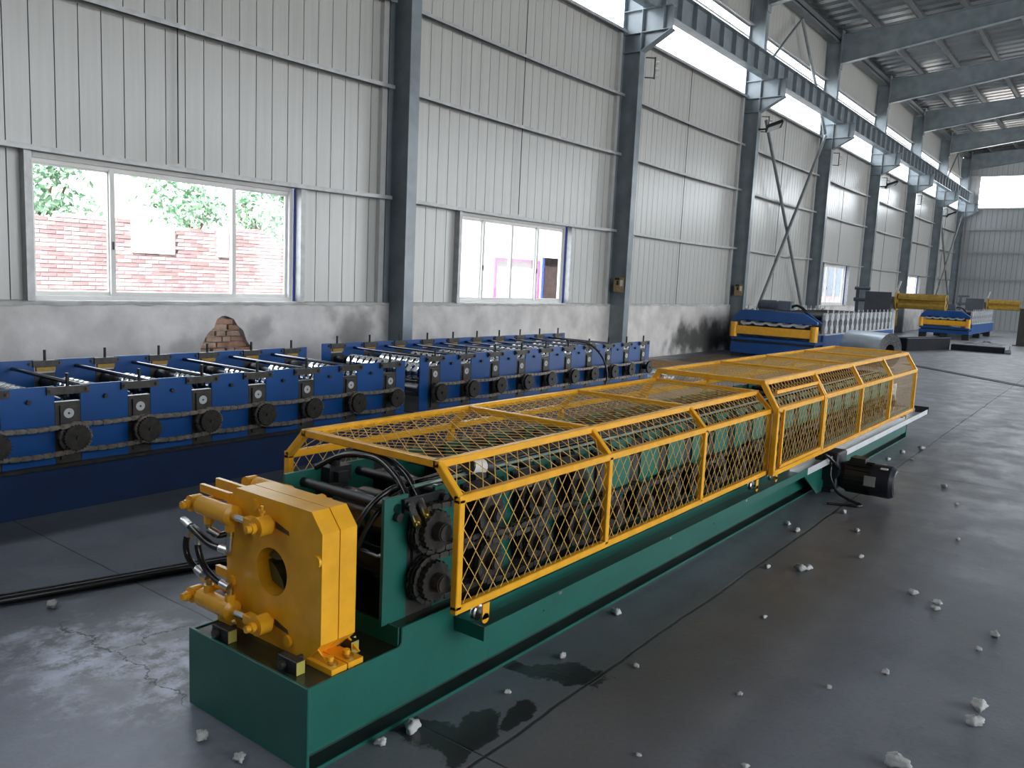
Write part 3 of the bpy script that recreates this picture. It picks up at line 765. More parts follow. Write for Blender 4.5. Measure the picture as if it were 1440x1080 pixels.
# drive motor and gearbox
MX, MZ = 6.62, .150
mo = MB().lathe((MX, 1.70, MZ), (0, -1, 0), [(0, .10), (.03, .112), (.05, .117), (.24, .117)], 20).build('motor_body', BLK, gm)
for k in range(20):
    a = 2*PI*k/20; MB().bar((MX+math.cos(a)*.120, 1.65, MZ+math.sin(a)*.120), (MX+math.cos(a)*.120, 1.47, MZ+math.sin(a)*.120), .004, .016, up=(math.cos(a), 0, math.sin(a))).build('cooling_fin', BLK, mo)
MB().lathe((MX, 1.46, MZ), (0, -1, 0), [(0, .126), (.13, .126), (.16, .108)], 20).build('fan_cover', mat('dark_navy_cast', (.015, .018, .028), .4), mo)
MB().lathe((MX, 1.299, MZ), (0, -1, 0), [(0, .092), (.004, .085)], 20).build('fan_grille', GUN, mo)
MB().box(MX-.132, MX-.118, 1.42, 1.50, MZ-.03, MZ+.045).build('name_plate', mat('grey_plate', (.30, .31, .31), .4), mo)
MB().box(MX-.09, MX-.05, 1.35, 1.40, MZ+.105, MZ+.113).build('sticker', WPAINT, mo)
MB().box(MX-.05, MX+.07, 1.52, 1.63, MZ+.10, MZ+.155).build('terminal_box', BLK, mo)
gb = MB().box(MX-.12, MX+.12, 1.70, 1.93, .04, .33).cyl((MX, 1.76, .19), (MX-.17, 1.76, .19), .08, n=16).box(MX-.14, MX+.14, 1.72, 1.90, .015, .05).build('gearbox', mat('dark_navy_cast', (.015, .018, .028), .4), gm, bevel=.012)
for k in range(4): MB().box(MX-.13, MX+.13, 1.74+.04*k, 1.75+.04*k, .10, .30).build('gearbox_rib', BLK, gb)
MB().prism([(5.95, 1.80, .25), (6.5, 1.80, .25), (6.5, 1.80, .02), (6.35, 1.80, .02)], (0, .012, 0)).box(5.9, 6.5, 1.80, 1.885, .235, .25).build('motor_bracket', GRN, gm)
MB().tube([(6.45, 1.75, .31), (6.42, 1.73, .24), (6.40, 1.72, .16), (6.38, 1.66, .06), (6.36, 1.56, .018), (6.30, 1.46, .014), (6.24, 1.46, .014), (6.2, 1.56, .012), (6.15, 1.66, .012)], .010, 8, sub=8).build('motor_cable', RUB, gm)
MB().tube([(6.30, 1.80, .36), (6.32, 1.74, .335), (6.40, 1.70, .27), (6.46, 1.68, .22)], .012, 8, sub=8).build('motor_cable', RUB, gm)
# guide at the outlet
MB().box(9.25, 9.6, 1.98, 2.02, .342, .62).box(9.25, 9.6, 2.42, 2.46, .342, .62).box(9.25, 9.6, 2.02, 2.42, .55, .57).build('outlet_guide', LGRY, gm)

# ------------------------------------------------------------------ yellow cutter block on the front deck
ct = root('cutter_block', (1.73, 2.235, .276), 'yellow octagonal pipe cutter with round hole and four hydraulic cylinders', 'machine')
YC = 2.235
def octo(x, th, nm):
    h = .26; t = .205
    out = [(-t, .788), (t, .788), (h, .724), (h, .352), (t, .294), (-t, .294), (-h, .352), (-h, .724)]
    n = 40; R = .083; zc = .535
    b = MB()
    # ring of quads between the outline and the hole on both faces
    def onout(a):
        dx, dz = math.cos(a), math.sin(a); best = 9
        for i in range(8):
            (xa, za), (xb, zb) = out[i], out[(i+1) % 8]
            za, zb = za-zc, zb-zc; den = dx*(zb-za)-dz*(xb-xa)
            if abs(den) < 1e-9: continue
            s = (xa*(zb-za)-za*(xb-xa))/den; u = (xa*dz-za*dx)/den
            if s > 0 and -1e-6 <= u <= 1+1e-6: best = min(best, s)
        return (dx*best, zc+dz*best)
    angs = sorted([2*PI*k/n for k in range(n)]+[math.atan2(z-zc, x) % (2*PI) for x, z in out])
    m_ = len(angs)
    for a in angs:
        o = onout(a); i_ = (R*math.cos(a), zc+R*math.sin(a))
        for xx in (x, x+th): b.v += [(xx, YC+o[0], o[1]), (xx, YC+i_[0], i_[1])]
    for k in range(m_):
        p, q = 4*k, 4*((k+1) % m_)
        b.f += [(p, p+1, q+1, q), (p+2, q+2, q+3, p+3), (p, q, q+2, p+2), (p+1, p+3, q+3, q+1)]; b.sm += [False]*4
    return b.build(nm, YEL, ct, bevel=.002)
octo(1.655, .071, 'front_plate'); octo(1.730, .071, 'rear_plate')
MB().box(1.7262, 1.7298, 1.99, 2.48, .31, .77).build('plate_joint', GUN, ct) if False else None
for k in range(3):                # clamping jaws seen in the bore
    a0 = .35+k*2*PI/3; pts = []
    for aa, rr in ((a0, .081), (a0+.95, .081), (a0+1.9, .081), (a0+1.75, .045), (a0+.95, .03), (a0+.15, .045)): pts.append((1.700, YC+rr*math.cos(aa), .535+rr*math.sin(aa)))
    MB().prism(pts, (.05, 0, 0)).build('jaw', mat('olive_tool_steel', (.13, .13, .055), .35, metal=.5), ct)
for (y, z) in ((2.325, .752), (1.995, .632), (2.14, .318), (2.46, .445)):
    MB().cyl((1.657, y, z), (1.645, y, z), .020, n=16).build('bolt_head', YEL, ct)
for x0, x1 in ((1.642, 1.706), (1.712, 1.776)):
    for y0, y1_ in ((1.905, 2.03), (2.44, 2.535)):
        f = MB().box(x0, x1, y0, y1_, .277, .297).build('foot', YEL, ct)
        yb = (y0+.035) if y0 < 2 else (y1_-.03)
        MB().cyl(((x0+x1)/2, yb, .297), ((x0+x1)/2, yb, .303), .018, n=14).build('washer', BRS, f)
        MB().cyl(((x0+x1)/2, yb+.012, .303), ((x0+x1)/2, yb+.012, .318), .013, n=6).build('foot_bolt', YEL, f)
MB().prism([(1.66, 1.94, .297), (1.66, 2.03, .297), (1.66, 2.03, .35)], (.006, 0, 0)).prism([(1.79, 1.94, .297), (1.79, 2.03, .297), (1.79, 2.03, .35)], (.006, 0, 0)).build('gusset', YEL, ct)
MB().box(1.657, 1.80, 2.03, 2.44, .276, .296).build('sole', YEL, ct)
CYO = -.030
def cyl_unit(x, z, sx):
    """hydraulic cylinder along Y in front of (sx=-1) or behind (sx=1) the plates"""
    r = .034
    c = MB().lathe((x, 2.625+CYO, z), (0, -1, 0), [(0, .020), (.012, r), (.168, r), (.172, r*1.08), (.197, r*1.08), (.204, .02)], 20).build('cylinder_barrel', YEL, ct)
    MB().cyl((x, 2.425+CYO, z), (x, 2.335+CYO, z), .0135, n=14).build('piston_rod', CHR, c)
    MB().box(x-.017, x+.017, 2.295+CYO, 2.345+CYO, z-.018, z+.018).cyl((x-.024, 2.262+CYO, z+.0), (x+.024, 2.262+CYO, z+.0), .034, n=18).build('rod_eye', YEL, c, bevel=.003)
    MB().cyl((x-sx*-.024, 2.262+CYO, z), (x+sx*.062, 2.262+CYO, z), .013, n=6).cyl((x+sx*.03, 2.262+CYO, z), (x+sx*.045, 2.262+CYO, z), .019, n=6).build('eye_bolt', YEL, c)
    MB().cyl((x-.022, 2.655+CYO, z), (x+.022, 2.655+CYO, z), .030, n=18).box(x-.015, x+.015, 2.62+CYO, 2.65+CYO, z-.02, z+.02).build('clevis', YEL, c)
    MB().cyl((x, 2.655+CYO, z), (x+sx*.055, 2.655+CYO, z), .014, n=10).cyl((x+sx*.03, 2.655+CYO, z), (x+sx*.042, 2.655+CYO, z), .018, n=6).build('clevis_pin', YEL, c)
    for yy in (2.57+CYO, 2.44+CYO):
        s = -1 if z > .55 else 1
        MB().cyl((x, yy, z+s*.025), (x, yy, z+s*.058), .018, n=12).build('port', YEL, c)
        MB().cyl((x, yy, z+s*.058), (x, yy, z+s*.078), .011, n=6).build('port_fitting', BRS, c)
    return c
for z in (.705, .362):
    cyl_unit(1.612, z, -1); cyl_unit(1.845, z+.03, 1)
    MB().box(1.664, 1.68, 2.49, 2.68, z+.02, z+.05).box(1.742, 1.758, 2.49, 2.70, z+.02, z+.055).build('lug_arm', YEL, ct)
    MB().cyl((1.612, 2.625, z), (1.72, 2.625, z), .012, n=10).build('lug_pin', YEL, ct)
    MB().prism([(1.6545, 2.215, z+.012), (1.6545, 2.145, z-.008), (1.6545, 2.14, z-.022), (1.6545, 2.215, z-.012)], (-.0008, 0, 0)).build('slot', mat('brown_recess', (.12, .06, .015), .6), ct)
    MB().cyl((1.62, 2.232, z), (1.66, 2.232, z), .012, n=10).build('slide_pin', YEL, ct)
MB().cyl((1.612, 2.232, .735), (1.612, 2.232, .775), .006, n=8).cyl((1.612, 2.245, .757), (1.612, 2.219, .757), .005, n=8).build('grease_nipple', YEL, ct)
# hoses joining the cylinder ports
def chose(pts, r=.0115):
    h = MB().tube(pts, r, 10, sub=8).build('hydraulic_hose', RUB, ct)
    for a, b in ((pts[1], pts[0]), (pts[-2], pts[-1])):
        a, b = Vector(a), Vector(b); d = (a-b).normalized()
        MB().cyl(b-d*.004, b+d*.038, r*1.22, n=12).build('ferrule', STL, h)
    return h
chose([(1.600, 2.670, .625), (1.596, 2.590, .605), (1.598, 2.500, .578), (1.610, 2.420, .575)], .013)
chose([(1.600, 2.635, .615), (1.592, 2.655, .555), (1.592, 2.640, .50), (1.597, 2.580, .46), (1.606, 2.545, .448)])
chose([(1.600, 2.585, .60), (1.594, 2.580, .55), (1.596, 2.545, .49), (1.600, 2.470, .455), (1.608, 2.415, .445)])
MB().cyl((1.6, 2.690, .63), (1.6, 2.655, .618), .015, n=6).build('coupling', STL, ct); MB().cyl((1.6, 2.630, .613), (1.6, 2.600, .606), .016, n=6).build('coupling', STL, ct); MB().cyl((1.594, 2.590, .47), (1.597, 2.555, .46), .016, n=6).build('coupling', STL, ct); MB().cyl((1.61, 2.415, .575), (1.612, 2.410, .63), .012, n=8).build('coupling', STL, ct)
chose([(1.612, 2.540, .625), (1.64, 2.520, .60), (1.70, 2.490, .615), (1.80, 2.460, .62)])
# small black hold-down blocks with bolts on the deck
for (x, y) in ((1.572, 2.385), (1.585, 2.035), (1.80, 2.02)):
    s = root('hold_down_block', (x, y, .276), 'black hold-down block on the deck, %s' % ('beside the lower cylinder of the yellow cutter' if y > 2.3 else ('in front of the cutter near its right foot' if x < 1.7 else 'behind the yellow cutter plates')), 'block', 'hold-down blocks')
    MB().box(x-.017, x+.017, y-.048, y+.048, .276, .322).build('block', BLK, s, bevel=.002)
    MB().cyl((x-.03, y+.015, .298), (x+.055, y+.015, .298), .009, n=8).cyl((x-.034, y+.015, .298), (x-.016, y+.015, .298), .014, n=6).build('stop_bolt', GUN if x < 1.7 else BRS, s)
    MB().box(x-.0165, x+.0165, y-.049, y-.0481, .277, .32).build('worn_edge', mat('worn_yellow', (.45, .40, .08), .5), s)
    for d in (-.028, .028): MB().cyl((x, y+d, .322), (x, y+d, .3224), .007, n=8).build('bolt_hole', GUN, s)

# ------------------------------------------------------------------ yellow mesh guards
def mesh_panel(O, u, v, L_, Hh, dw, dh, parent, th=.0024, off=0.0):
    """diamond mesh in the rectangle O + s*u + t*v"""
    O, u, v = Vector(O), Vector(u).normalized(), Vector(v).normalized(); nrm = u.cross(v)
    b = MB(); K = int(L_/dw+Hh/dh)+3
    for sgn in (1, -1):
        for k in range(-K, K+1):
            # s/dw - sgn*t/dh = k  ->  s = dw*(k + sgn*t/dh)
            t0, t1 = 0.0, Hh
            s0, s1 = dw*(k+off), dw*(k+off+sgn*Hh/dh)
            pts = []
            for _ in (0,):
                ds = s1-s0
                lo, hi = 0.0, 1.0
                a, c = (0-s0)/ds, (L_-s0)/ds
                lo = max(lo, min(a, c)); hi = min(hi, max(a, c))
                if hi-lo > .02:
                    n = max(1, int((hi-lo)*Hh/dh*2+.5))
                    P = O+u*(s0+ds*lo)+v*(Hh*lo); Q = O+u*(s0+ds*hi)+v*(Hh*hi)
                    b.bar(P+nrm*(.001*sgn), Q+nrm*(.001*sgn), th, th, up=nrm)
    return b.build('mesh_panel', MESHY, parent)
MESHY = mat('yellow_mesh_paint', (.84, .50, .11), .45, var=.1, scale=30)
def guard(nm, lab, xs, yb, ys, yt, ytl, ysl, zb, zs, zt, w_, dw, dh, door=False):
    g = root(nm, ((xs[0]+xs[-1])/2, (yb+ysl)/2, zb), lab, 'guard', 'yellow mesh guards')
    secs = dict(bR=(yb, zb), sR=(ys, zs), tR=(yt, zt), tL=(ytl, zt), sL=(ysl, zs), bL=(ysl, zb))
    x0, x1 = xs[0]-w_/2, xs[-1]+w_/2
    for k in ('bR', 'sR', 'tR', 'tL', 'sL', 'bL'):
        y, z = secs[k]; MB().bar((x0, y, z), (x1, y, z), w_, w_).build('rail', YEL, g, bevel=.003)
    for x in xs:
        MB().bar((x, yb, zb), (x, ys, zs), w_, w_, up=(1, 0, 0)).build('post', YEL, g, bevel=.003)
        MB().bar((x, ysl, zb), (x, ysl, zs), w_, w_, up=(1, 0, 0)).build('post', YEL, g, bevel=.003)
        MB().bar((x, ys, zs), (x, yt, zt), w_, w_, up=(1, 0, 0)).build('sloped_bar', YEL, g, bevel=.003)
        MB().bar((x, ysl, zs), (x, ytl, zt), w_, w_, up=(1, 0, 0)).build('sloped_bar', YEL, g, bevel=.003)
        MB().bar((x, yt, zt), (x, ytl, zt), w_, w_, up=(1, 0, 0)).build('cross_bar', YEL, g, bevel=.003)
    order = ['bR', 'sR', 'tR', 'tL', 'sL', 'bL']
    for a, b in zip(xs[:-1], xs[1:]):
        for p, q in zip(order[:-1], order[1:]):
            P = Vector((a+.012, *secs[p])); Q = Vector((a+.012, *secs[q])); d = Q-P
            o = mesh_panel(P, (1, 0, 0), d, b-a-.024, d.length, dw, dh, g, off=random.random())
    return g
g1 = guard('mesh_guard', 'lower yellow mesh guard with cut ends over the near half of the green machine', [2.115, 3.135, 4.155, 5.165], 1.80, 1.80, 1.905, 2.635, 2.745, .385, .79, .898, .030, .073, .098)
g2 = guard('mesh_guard', 'taller yellow mesh guard with an access door over the far half of the green machine', [5.16, 6.185, 7.21, 8.255, 9.31], 1.755, 1.755, 1.86, 2.60, 2.705, .385, .80, .968, .034, .062, .085)
# access door frame set into the first bay of the taller guard
d = root('access_door', (5.7, 1.74, .42)); setpar(d, g2)
for p, q in (((5.23, 1.738, .425), (6.12, 1.738, .425)), ((6.11, 1.738, .425), (6.11, 1.738, .80)), ((5.24, 1.738, .425), (5.24, 1.738, .80)), ((6.11, 1.738, .80), (6.11, 1.80, .905)), ((5.24, 1.80, .905), (6.12, 1.80, .905))):
    MB().bar(p, q, .018, .022).build('door_bar', YEL, d)
for g, x in ((g1, 2.24), (g1, 4.95), (g2, 5.30), (g2, 9.15)):
    c = MB().box(x-.004, x+.035, 1.772, 1.776, .315, .375).cyl((x+.015, 1.772, .318), (x+.015, 1.776, .318), .02, n=14).build('caster_bracket', YEL, g)
    MB().lathe((x+.012, 1.80, .332), (0, 1, 0), [(0, .024), (.004, .030), (.009, .024), (.017, .024), (.021, .030), (.025, .024)], 18).cyl((x+.012, 1.772, .332), (x+.012, 1.83, .332), .006, n=8).build('caster_wheel', STL, c)

# ------------------------------------------------------------------ long blue roll former by the wall
bmch = root('blue_roll_former', (5.8, 5.85, 0), 'long low blue roll forming machine with two roll stands, along the plastered wall', 'machine')
BY, BB = 5.16, 6.52
for xa, xb in ((.7, 5.30), (5.34, 9.92)):
    MB().box(xa, xb, BY-.015, BY+.0, .015, .298).build('base_side', BLU_SHADE, bmch); MB().box(xa, xb, BB, BB+.015, .015, .298).build('base_side', BLU_SHADE, bmch)
    MB().box(xa, xb, BY-.02, BB+.02, .298, .306).build('base_top', GREASE, bmch)
    MB().box(xa, xb, BY-.06, BY-.015, .288, .306).build('base_lip', GREASE, bmch); MB().box(xa, xb, BY-.015, BB+.015, 0, .015).build('base_foot', BLU_SHADE, bmch)
    for x in (xa, xb-.012): MB().box(x, x+.012, BY, BB, .015, .298).build('base_end', BLU_SHADE, bmch)
SW = .078
discB = shared('bearing_disc_b', lambda b: b.lathe((0, BY-.012, 0), (0, -1, 0), [(0, .044), (.008, .044), (.010, .036), (.013, .028), (.013, .008)], 20), LGRY)
dotB = shared('disc_centre_b', lambda b: b.cyl((0, BY-.025, 0), (0, BY-.0255, 0), .007, n=8), BLK)
screwB = shared('adjust_screw_b', lambda b: b.cyl((0, 0, -.07), (0, 0, .075), .0105, n=8), BLK)
boltB = shared('hex_bolt_b', lambda b: b.cyl((0, 0, 0), (0, -.006, 0), .015, n=12).cyl((0, -.006, 0), (0, -.016, 0), .010, n=6), GUN)
tieboltB = shared('tie_bolt_b', lambda b: b.cyl((0, 0, 0), (0, -.020, 0), .014, n=6), BLK)
spB = sprocket_mesh('sprocket_b', .082, .024, 26, hub=.012, hubw=.010)
hubB = shared('sprocket_hub_b', lambda b: b.cyl((0, .024, 0), (0, .10, 0), .035, n=14), GREASE)
chB = chain_mesh('chain_b', .455, .080, dup=1, sag=.010, m=CHN, pitch=.030)
shB = shared('roll_shaft_b', lambda b: b.cyl((0, BY, 0), (0, BB, 0), .032, n=14), BLK)
collarB = shared('collar_b', lambda b: b.cyl((0, BB-.16, 0), (0, BB-.02, 0), .05, n=16), BLK); collarB2 = shared('collar_b2', lambda b: b.cyl((0, BY+.02, 0), (0, BY+.08, 0), .05, n=16), BLK)
tieB = shared('tie_rod_b', lambda b: b.cyl((0, BY, 0), (0, BB, 0), .0145, n=10), mat('polished_dark_rod', (.10, .10, .12), .16, metal=.9, var=.05))
def ringset(y0, n, r, wid, gap):
    pr = []
    for k in range(n):
        t = k*(wid+gap); pr += [(t, .036), (t, r*.9), (t+.004, r), (t+wid-.004, r), (t+wid, r*.9), (t+wid, .036)]
    return lambda b: b.lathe((0, y0, 0), (0, 1, 0), pr, 20, caps=False)
ringA = shared('forming_rings_a', ringset(BY+.20, 5, .082, .045, .03), CHR); ringB2 = shared('forming_rings_b', ringset(BY+.66, 5, .082, .045, .03), CHR); ringC = shared('forming_rings_c', ringset(BY+.14, 12, .082, .05, .035), CHR)
lowR = shared('lower_roll_b', lambda b: b.lathe((0, BY+.12, 0), (0, 1, 0), [(0, .05), (.02, .075), (.4, .075), (.42, .055), (.65, .055), (.67, .075), (1.05, .075), (1.07, .05)], 20), mat('dark_polished_steel', (.18, .18, .19), .22, metal=.9, var=.1))
def stand(x0, x1, sts, zt, far_):
    edges = [x0]+[e for s in sts for e in (s-SW, s+SW)]+[x1]
    for y, yb in ((BY-.012, BY), (BB, BB+.012)):
        for i in range(0, len(edges), 2):
            MB().box(edges[i], edges[i+1], y, yb, .306, zt).build('side_plate', BLU, bmch)
        for s in sts:
            f = y < 6
            yo = y if f else yb
            sg = -1 if f else 1
            blk = MB().box(s-SW+.003, s+SW-.003, y+.001, yb+.03 if f else yb-.001, .306, zt-.10).box(s-.05, s+.05, min(yo, yo+sg*.012), max(yo, yo+sg*.012), .33, zt-.12).build('bearing_block', GUN, bmch)
            cl_ = MB().box(s-.125, s+.125, min(yo, yo+sg*.016), max(yo, yo+sg*.016), zt-.052, zt-.004).build('clamp_bar', GUN, bmch)
            for dx in (-.108, .108):
                if f: obj('bolt', boltB, cl_, loc=(s+dx, y-.016, zt-.028))
                else: obj('bolt', boltB, cl_, loc=(s+dx, BB, zt-.028))
            if not f:
                MB().box(s-SW+.01, s+SW-.01, BB-.02, BB+.01, zt-.085, zt-.055).build('spacer_block', YELD, bmch); MB().box(s-.09, s+.09, BB-.017, BB-.001, zt-.052, zt-.004).build('clamp_bar', GUN, bmch)
            obj('adjusting_screw', screwB, bmch, loc=(s, y+.002, zt))
            if f:
                o = obj('bearing_disc', discB, bmch, loc=(s, 0, zt-.172)); obj('disc_centre', dotB, o, loc=(s, 0, zt-.172))
    for i, s in enumerate(sts):
        sp = obj('sprocket', spB, bmch, loc=(s+.01, 5.03 if i % 2 else 5.045, .474)); obj('sprocket_hub', hubB, sp, loc=(s+.01, 5.03 if i % 2 else 5.045, .474))
        if i < len(sts)-1: obj('drive_chain', chB, bmch, loc=(s+.01, 5.064 if i % 2 else 5.092, .474))
        sh = obj('roll_shaft', shB, bmch, loc=(s, 0, zt-.172)); obj('collar', collarB, sh, loc=(s, 0, zt-.172)); obj('collar', collarB2, sh, loc=(s, 0, zt-.172))
        obj('forming_rings', ringC if far_ else ringA, bmch, loc=(s, 0, zt-.172))
        if not far_: obj('forming_rings', ringB2, bmch, loc=(s, 0, zt-.172))
        obj('lower_roll', lowR, bmch, loc=(s, 0, .474))
        xm = s+.2275
        if xm < x1:
            obj('tie_rod', tieB, bmch, loc=(xm, 0, zt-.055)); obj('tie_bolt', tieboltB, bmch, loc=(xm, BY-.012, zt-.085))
stand(.85, 5.225, [1.396+.455*k-.455 for k in range(0, 10)][1:], .787, False)
stand(5.42, 9.86, [5.615+.4515*k for k in range(10)], .812, True)
MB().tube([(8.05, 5.30, .86), (8.25, 5.14, .84), (8.45, 5.06, .70), (8.52, 5.0, .5), (8.42, 4.96, .34), (8.25, 4.97, .315), (8.0, 5.0, .31)], .012, 8, sub=8).build('cable', RUB, bmch)

# ------------------------------------------------------------------ far press machines
def far_machine(x0, ya, yb, L_, lab, legs, s=1.0):
    g = root('sheet_forming_machine', (x0+L_/2, (ya+yb)/2, 0), lab, 'machine', 'blue and yellow sheet forming machines')
    zb = .08 if not legs else .22
    MB().box(x0, x0+.5, ya, yb, zb, .34).build('front_base', BLU, g, bevel=.01)
    MB().box(x0+.05, x0+.5, ya+.05, yb-.05, .34, .39).build('front_gap', BLK, g)
    MB().box(x0, x0+.5, ya, yb, .39, .46).build('front_base', BLU, g, bevel=.01)
    for y in (ya+.12, yb-.12, (ya+yb)/2): MB().box(x0+.06, x0+.3, y-.12, y+.12, 0, zb).build('foot', BLK, g)
    MB().box(x0-.04, x0+.06, ya+.1, yb-.1, .53, .72).build('clamp_beam', YEL, g, bevel=.01)
    for y in (ya+.06, yb-.06): MB().cyl((x0+.0, y, .46), (x0+.0, y, .80), .085, n=18).build('guide_post', YEL, g)
    t = MB(); n = 60
    for k in range(n+1):
        y = ya+.2+(yb-ya-.4)*k/n; zz = .80+(.035 if (k % 12) in (0, 1, 2) else (.012 if k % 12 in (3, 11) else 0))
        t.v += [(x0+.02, y, zz), (x0+.45, y, zz), (x0+.02, y, zz-.05), (x0+.45, y, zz-.05)]
    for k in range(n):
        a, b = 4*k, 4*k+4; t.f += [(a, a+1, b+1, b), (a, b, b+2, a+2)]; t.sm += [False, False]
    t.build('shear_blade', LGRY, g)
    MB().prism([(x0-.05, yb, .80), (x0-.05, yb-.05, .93), (x0-.05, yb-.22, 1.085), (x0-.05, ya+.32, 1.085), (x0-.05, ya, .90), (x0-.05, ya, .84), (x0-.05, ya+.3, .84), (x0-.05, yb-.3, .86)], (.12, 0, 0)).build('press_hood', BLU, g, bevel=.01)
    MB().prism([(x0+.3, yb, .80), (x0+.3, yb-.22, 1.085), (x0+.3, ya+.32, 1.085), (x0+.3, ya, .86), (x0+.3, ya+.3, .84)], (.1, 0, 0)).build('press_hood', BLU, g)
    ym = (ya+yb)/2
    m = MB().cyl((x0+.25, ym+.45, 1.22), (x0+.25, ym+.05, 1.22), .11, n=18).box(x0+.15, x0+.35, ym+.05, ym+.42, 1.09, 1.13).build('motor', MOTG, g)
    for k in range(8): MB().cyl((x0+.25, ym+.42-.045*k, 1.22), (x0+.25, ym+.405-.045*k, 1.22), .118, n=18).build('motor_rib', MOTG, m)
    MB().box(x0+.14, x0+.36, ym-.32, ym+.0, 1.11, 1.33).build('pump', MOTG, g, bevel=.02)
    MB().tube([(x0+.2, ym-.25, 1.15), (x0+.2, ym-.4, 1.24), (x0+.25, ym-.55, 1.18), (x0+.2, ym-.65, 1.08)], .03, 8, sub=6).build('hose', RUB, g)
    # roll table
    MB().box(x0+.5, x0+L_, ya, ya+.06, zb, .60).build('table_side', BLU, g); MB().box(x0+.5, x0+L_, yb-.06, yb, zb, .60).build('table_side', BLU, g)
    MB().box(x0+.5, x0+L_, ya-.02, yb+.02, .60, .63).build('table_top', LGRY, g)
    for xx in (x0+L_*.45, x0+L_*.9):
        for y in (ya+.15, yb-.15): MB().box(xx, xx+.25, y-.12, y+.12, 0, zb).build('foot', BLK, g)
    MB().box(x0+.55, x0+L_-.1, ya+.092, ya+.097, .63, 1.06).build('gap_shade_sheet', BLK, g)  # added black sheet: the shade between the posts put into its colour
    pk = 'bearing_post_%s' % ('b' if legs else 'a')
    me = shared('far_bearing_post', lambda b: b.prism([(-.08, 0, 0), (.08, 0, 0), (.11, 0, .08), (.11, 0, .14), (.06, 0, .19), (.06, 0, .27), (.11, 0, .32), (.11, 0, .42), (.05, 0, .47), (-.05, 0, .47), (-.11, 0, .42), (-.11, 0, .32), (-.06, 0, .27), (-.06, 0, .19), (-.11, 0, .14), (-.11, 0, .08)], (0, .07, 0)).cyl((0, 0, .46), (0, 0, .54), .014, n=6).cyl((0, -.01, .38), (0, 0, .38), .05, n=12).cyl((0, -.01, .1), (0, 0, .1), .05, n=12), LGRY)
    rl = shared('far_roll_%.2f' % (yb-ya), lambda b: b.cyl((0, ya+.1, 0), (0, yb-.1, 0), .07, n=14), GUN)
    n = int((L_-.6)/.43); 
    for k in range(n):
        x = x0+.72+.43*k
        obj('bearing_post', me, g, loc=(x, ya+.02, .63)); obj('bearing_post', me, g, loc=(x, yb-.09, .63))
        obj('roll', rl, g, loc=(x, 0, .76)); obj('roll', rl, g, loc=(x, 0, .99))
    return g
far_machine(18.3, 5.50, 7.46, 7.1, 'blue sheet forming machine with yellow clamp beam and white bearing posts, beside the silver coil', False)
far_machine(35.0, 4.92, 6.66, 6.4, 'farthest blue sheet forming machine on short black legs, near the end wall', True)
def decoiler(x, y0, y1_, zc, lab):
    g = root('decoiler', (x, y1_, 0), lab, 'decoiler', 'yellow decoilers')
    MB().box(x-.35, x+.35, y1_+.0, y1_+.95, 0, .1).build('base', GUN, g)
    MB().prism([(x-.22, y1_+.05, .1), (x+.22, y1_+.05, .1), (x+.12, y1_+.05, zc+.12), (x-.12, y1_+.05, zc+.12)], (0, .35, 0)).build('column', LGRY, g, bevel=.02)
    MB().cyl((x, y1_+.05, zc), (x, y0+.02, zc), .09, n=16).build('spindle', YELD, g)
    for k in range(4):
        a = PI/4+k*PI/2; cx, cz = math.cos(a), math.sin(a); pts = []
        for da, r in ((-.55, .235), (-.28, .26), (0, .27), (.28, .26), (.55, .235), (.5, .19), (-.5, .19)):
            pts.append((x+math.cos(a+da)*r, y0, zc+math.sin(a+da)*r))
        MB().prism(pts, (0, y1_-y0-.05, 0)).build('mandrel_segment', YELD, g)
        MB().bar((x+cx*.08, y0+.15, zc+cz*.08), (x+cx*.2, y0+.3, zc+cz*.2), .04, .04).bar((x+cx*.08, y1_-.35, zc+cz*.08), (x+cx*.2, y1_-.2, zc+cz*.2), .04, .04).build('link_arm', YELD, g)
    MB().lathe((x, y1_-.04, zc), (0, 1, 0), [(0, .12), (.04, .30), (.07, .30), (.10, .12)], 20).build('flange', YELD, g)
    MB().bar((x-.1, y1_+.02, zc+.28), (x-.1, y1_-.06, zc+.58), .05, .05).build('hold_down_arm', WPAINT, g)
    MB().bar((x-.1, y1_-.02, zc-.3), (x-.1, y1_-.04, zc-.75), .04, .04).build('guard_bar', YELD, g)
    MB().box(x-.30, x-.27, y1_+.12, y1_+.86, zc-.45, zc+.24).build('cover_sheet', SLATE, g)
    MB().box(x-.3, x+.3, y1_+.45, y1_+.95, .1, zc-.45).build('drive_cabinet', SLATE, g)
    MB().cyl((x-.2, y1_+1.2, zc+.32), (x-.2, y1_+.75, zc+.32), .05, n=12).cyl((x-.2, y1_+1.2, zc-.02), (x-.2, y1_+.85, zc-.02), .06, n=12).bar((x-.2, y1_+1.1, zc-.5), (x-.2, y1_+1.1, zc+.32), .1, .06).build('brake', MOTG, g)
decoiler(26.6, 4.40, 5.72, 1.42, 'ochre yellow decoiler with slate cover sheet at the end of the nearer forming machine')
decoiler(43.0, 4.15, 5.42, 1.36, 'far ochre decoiler against the end wall')

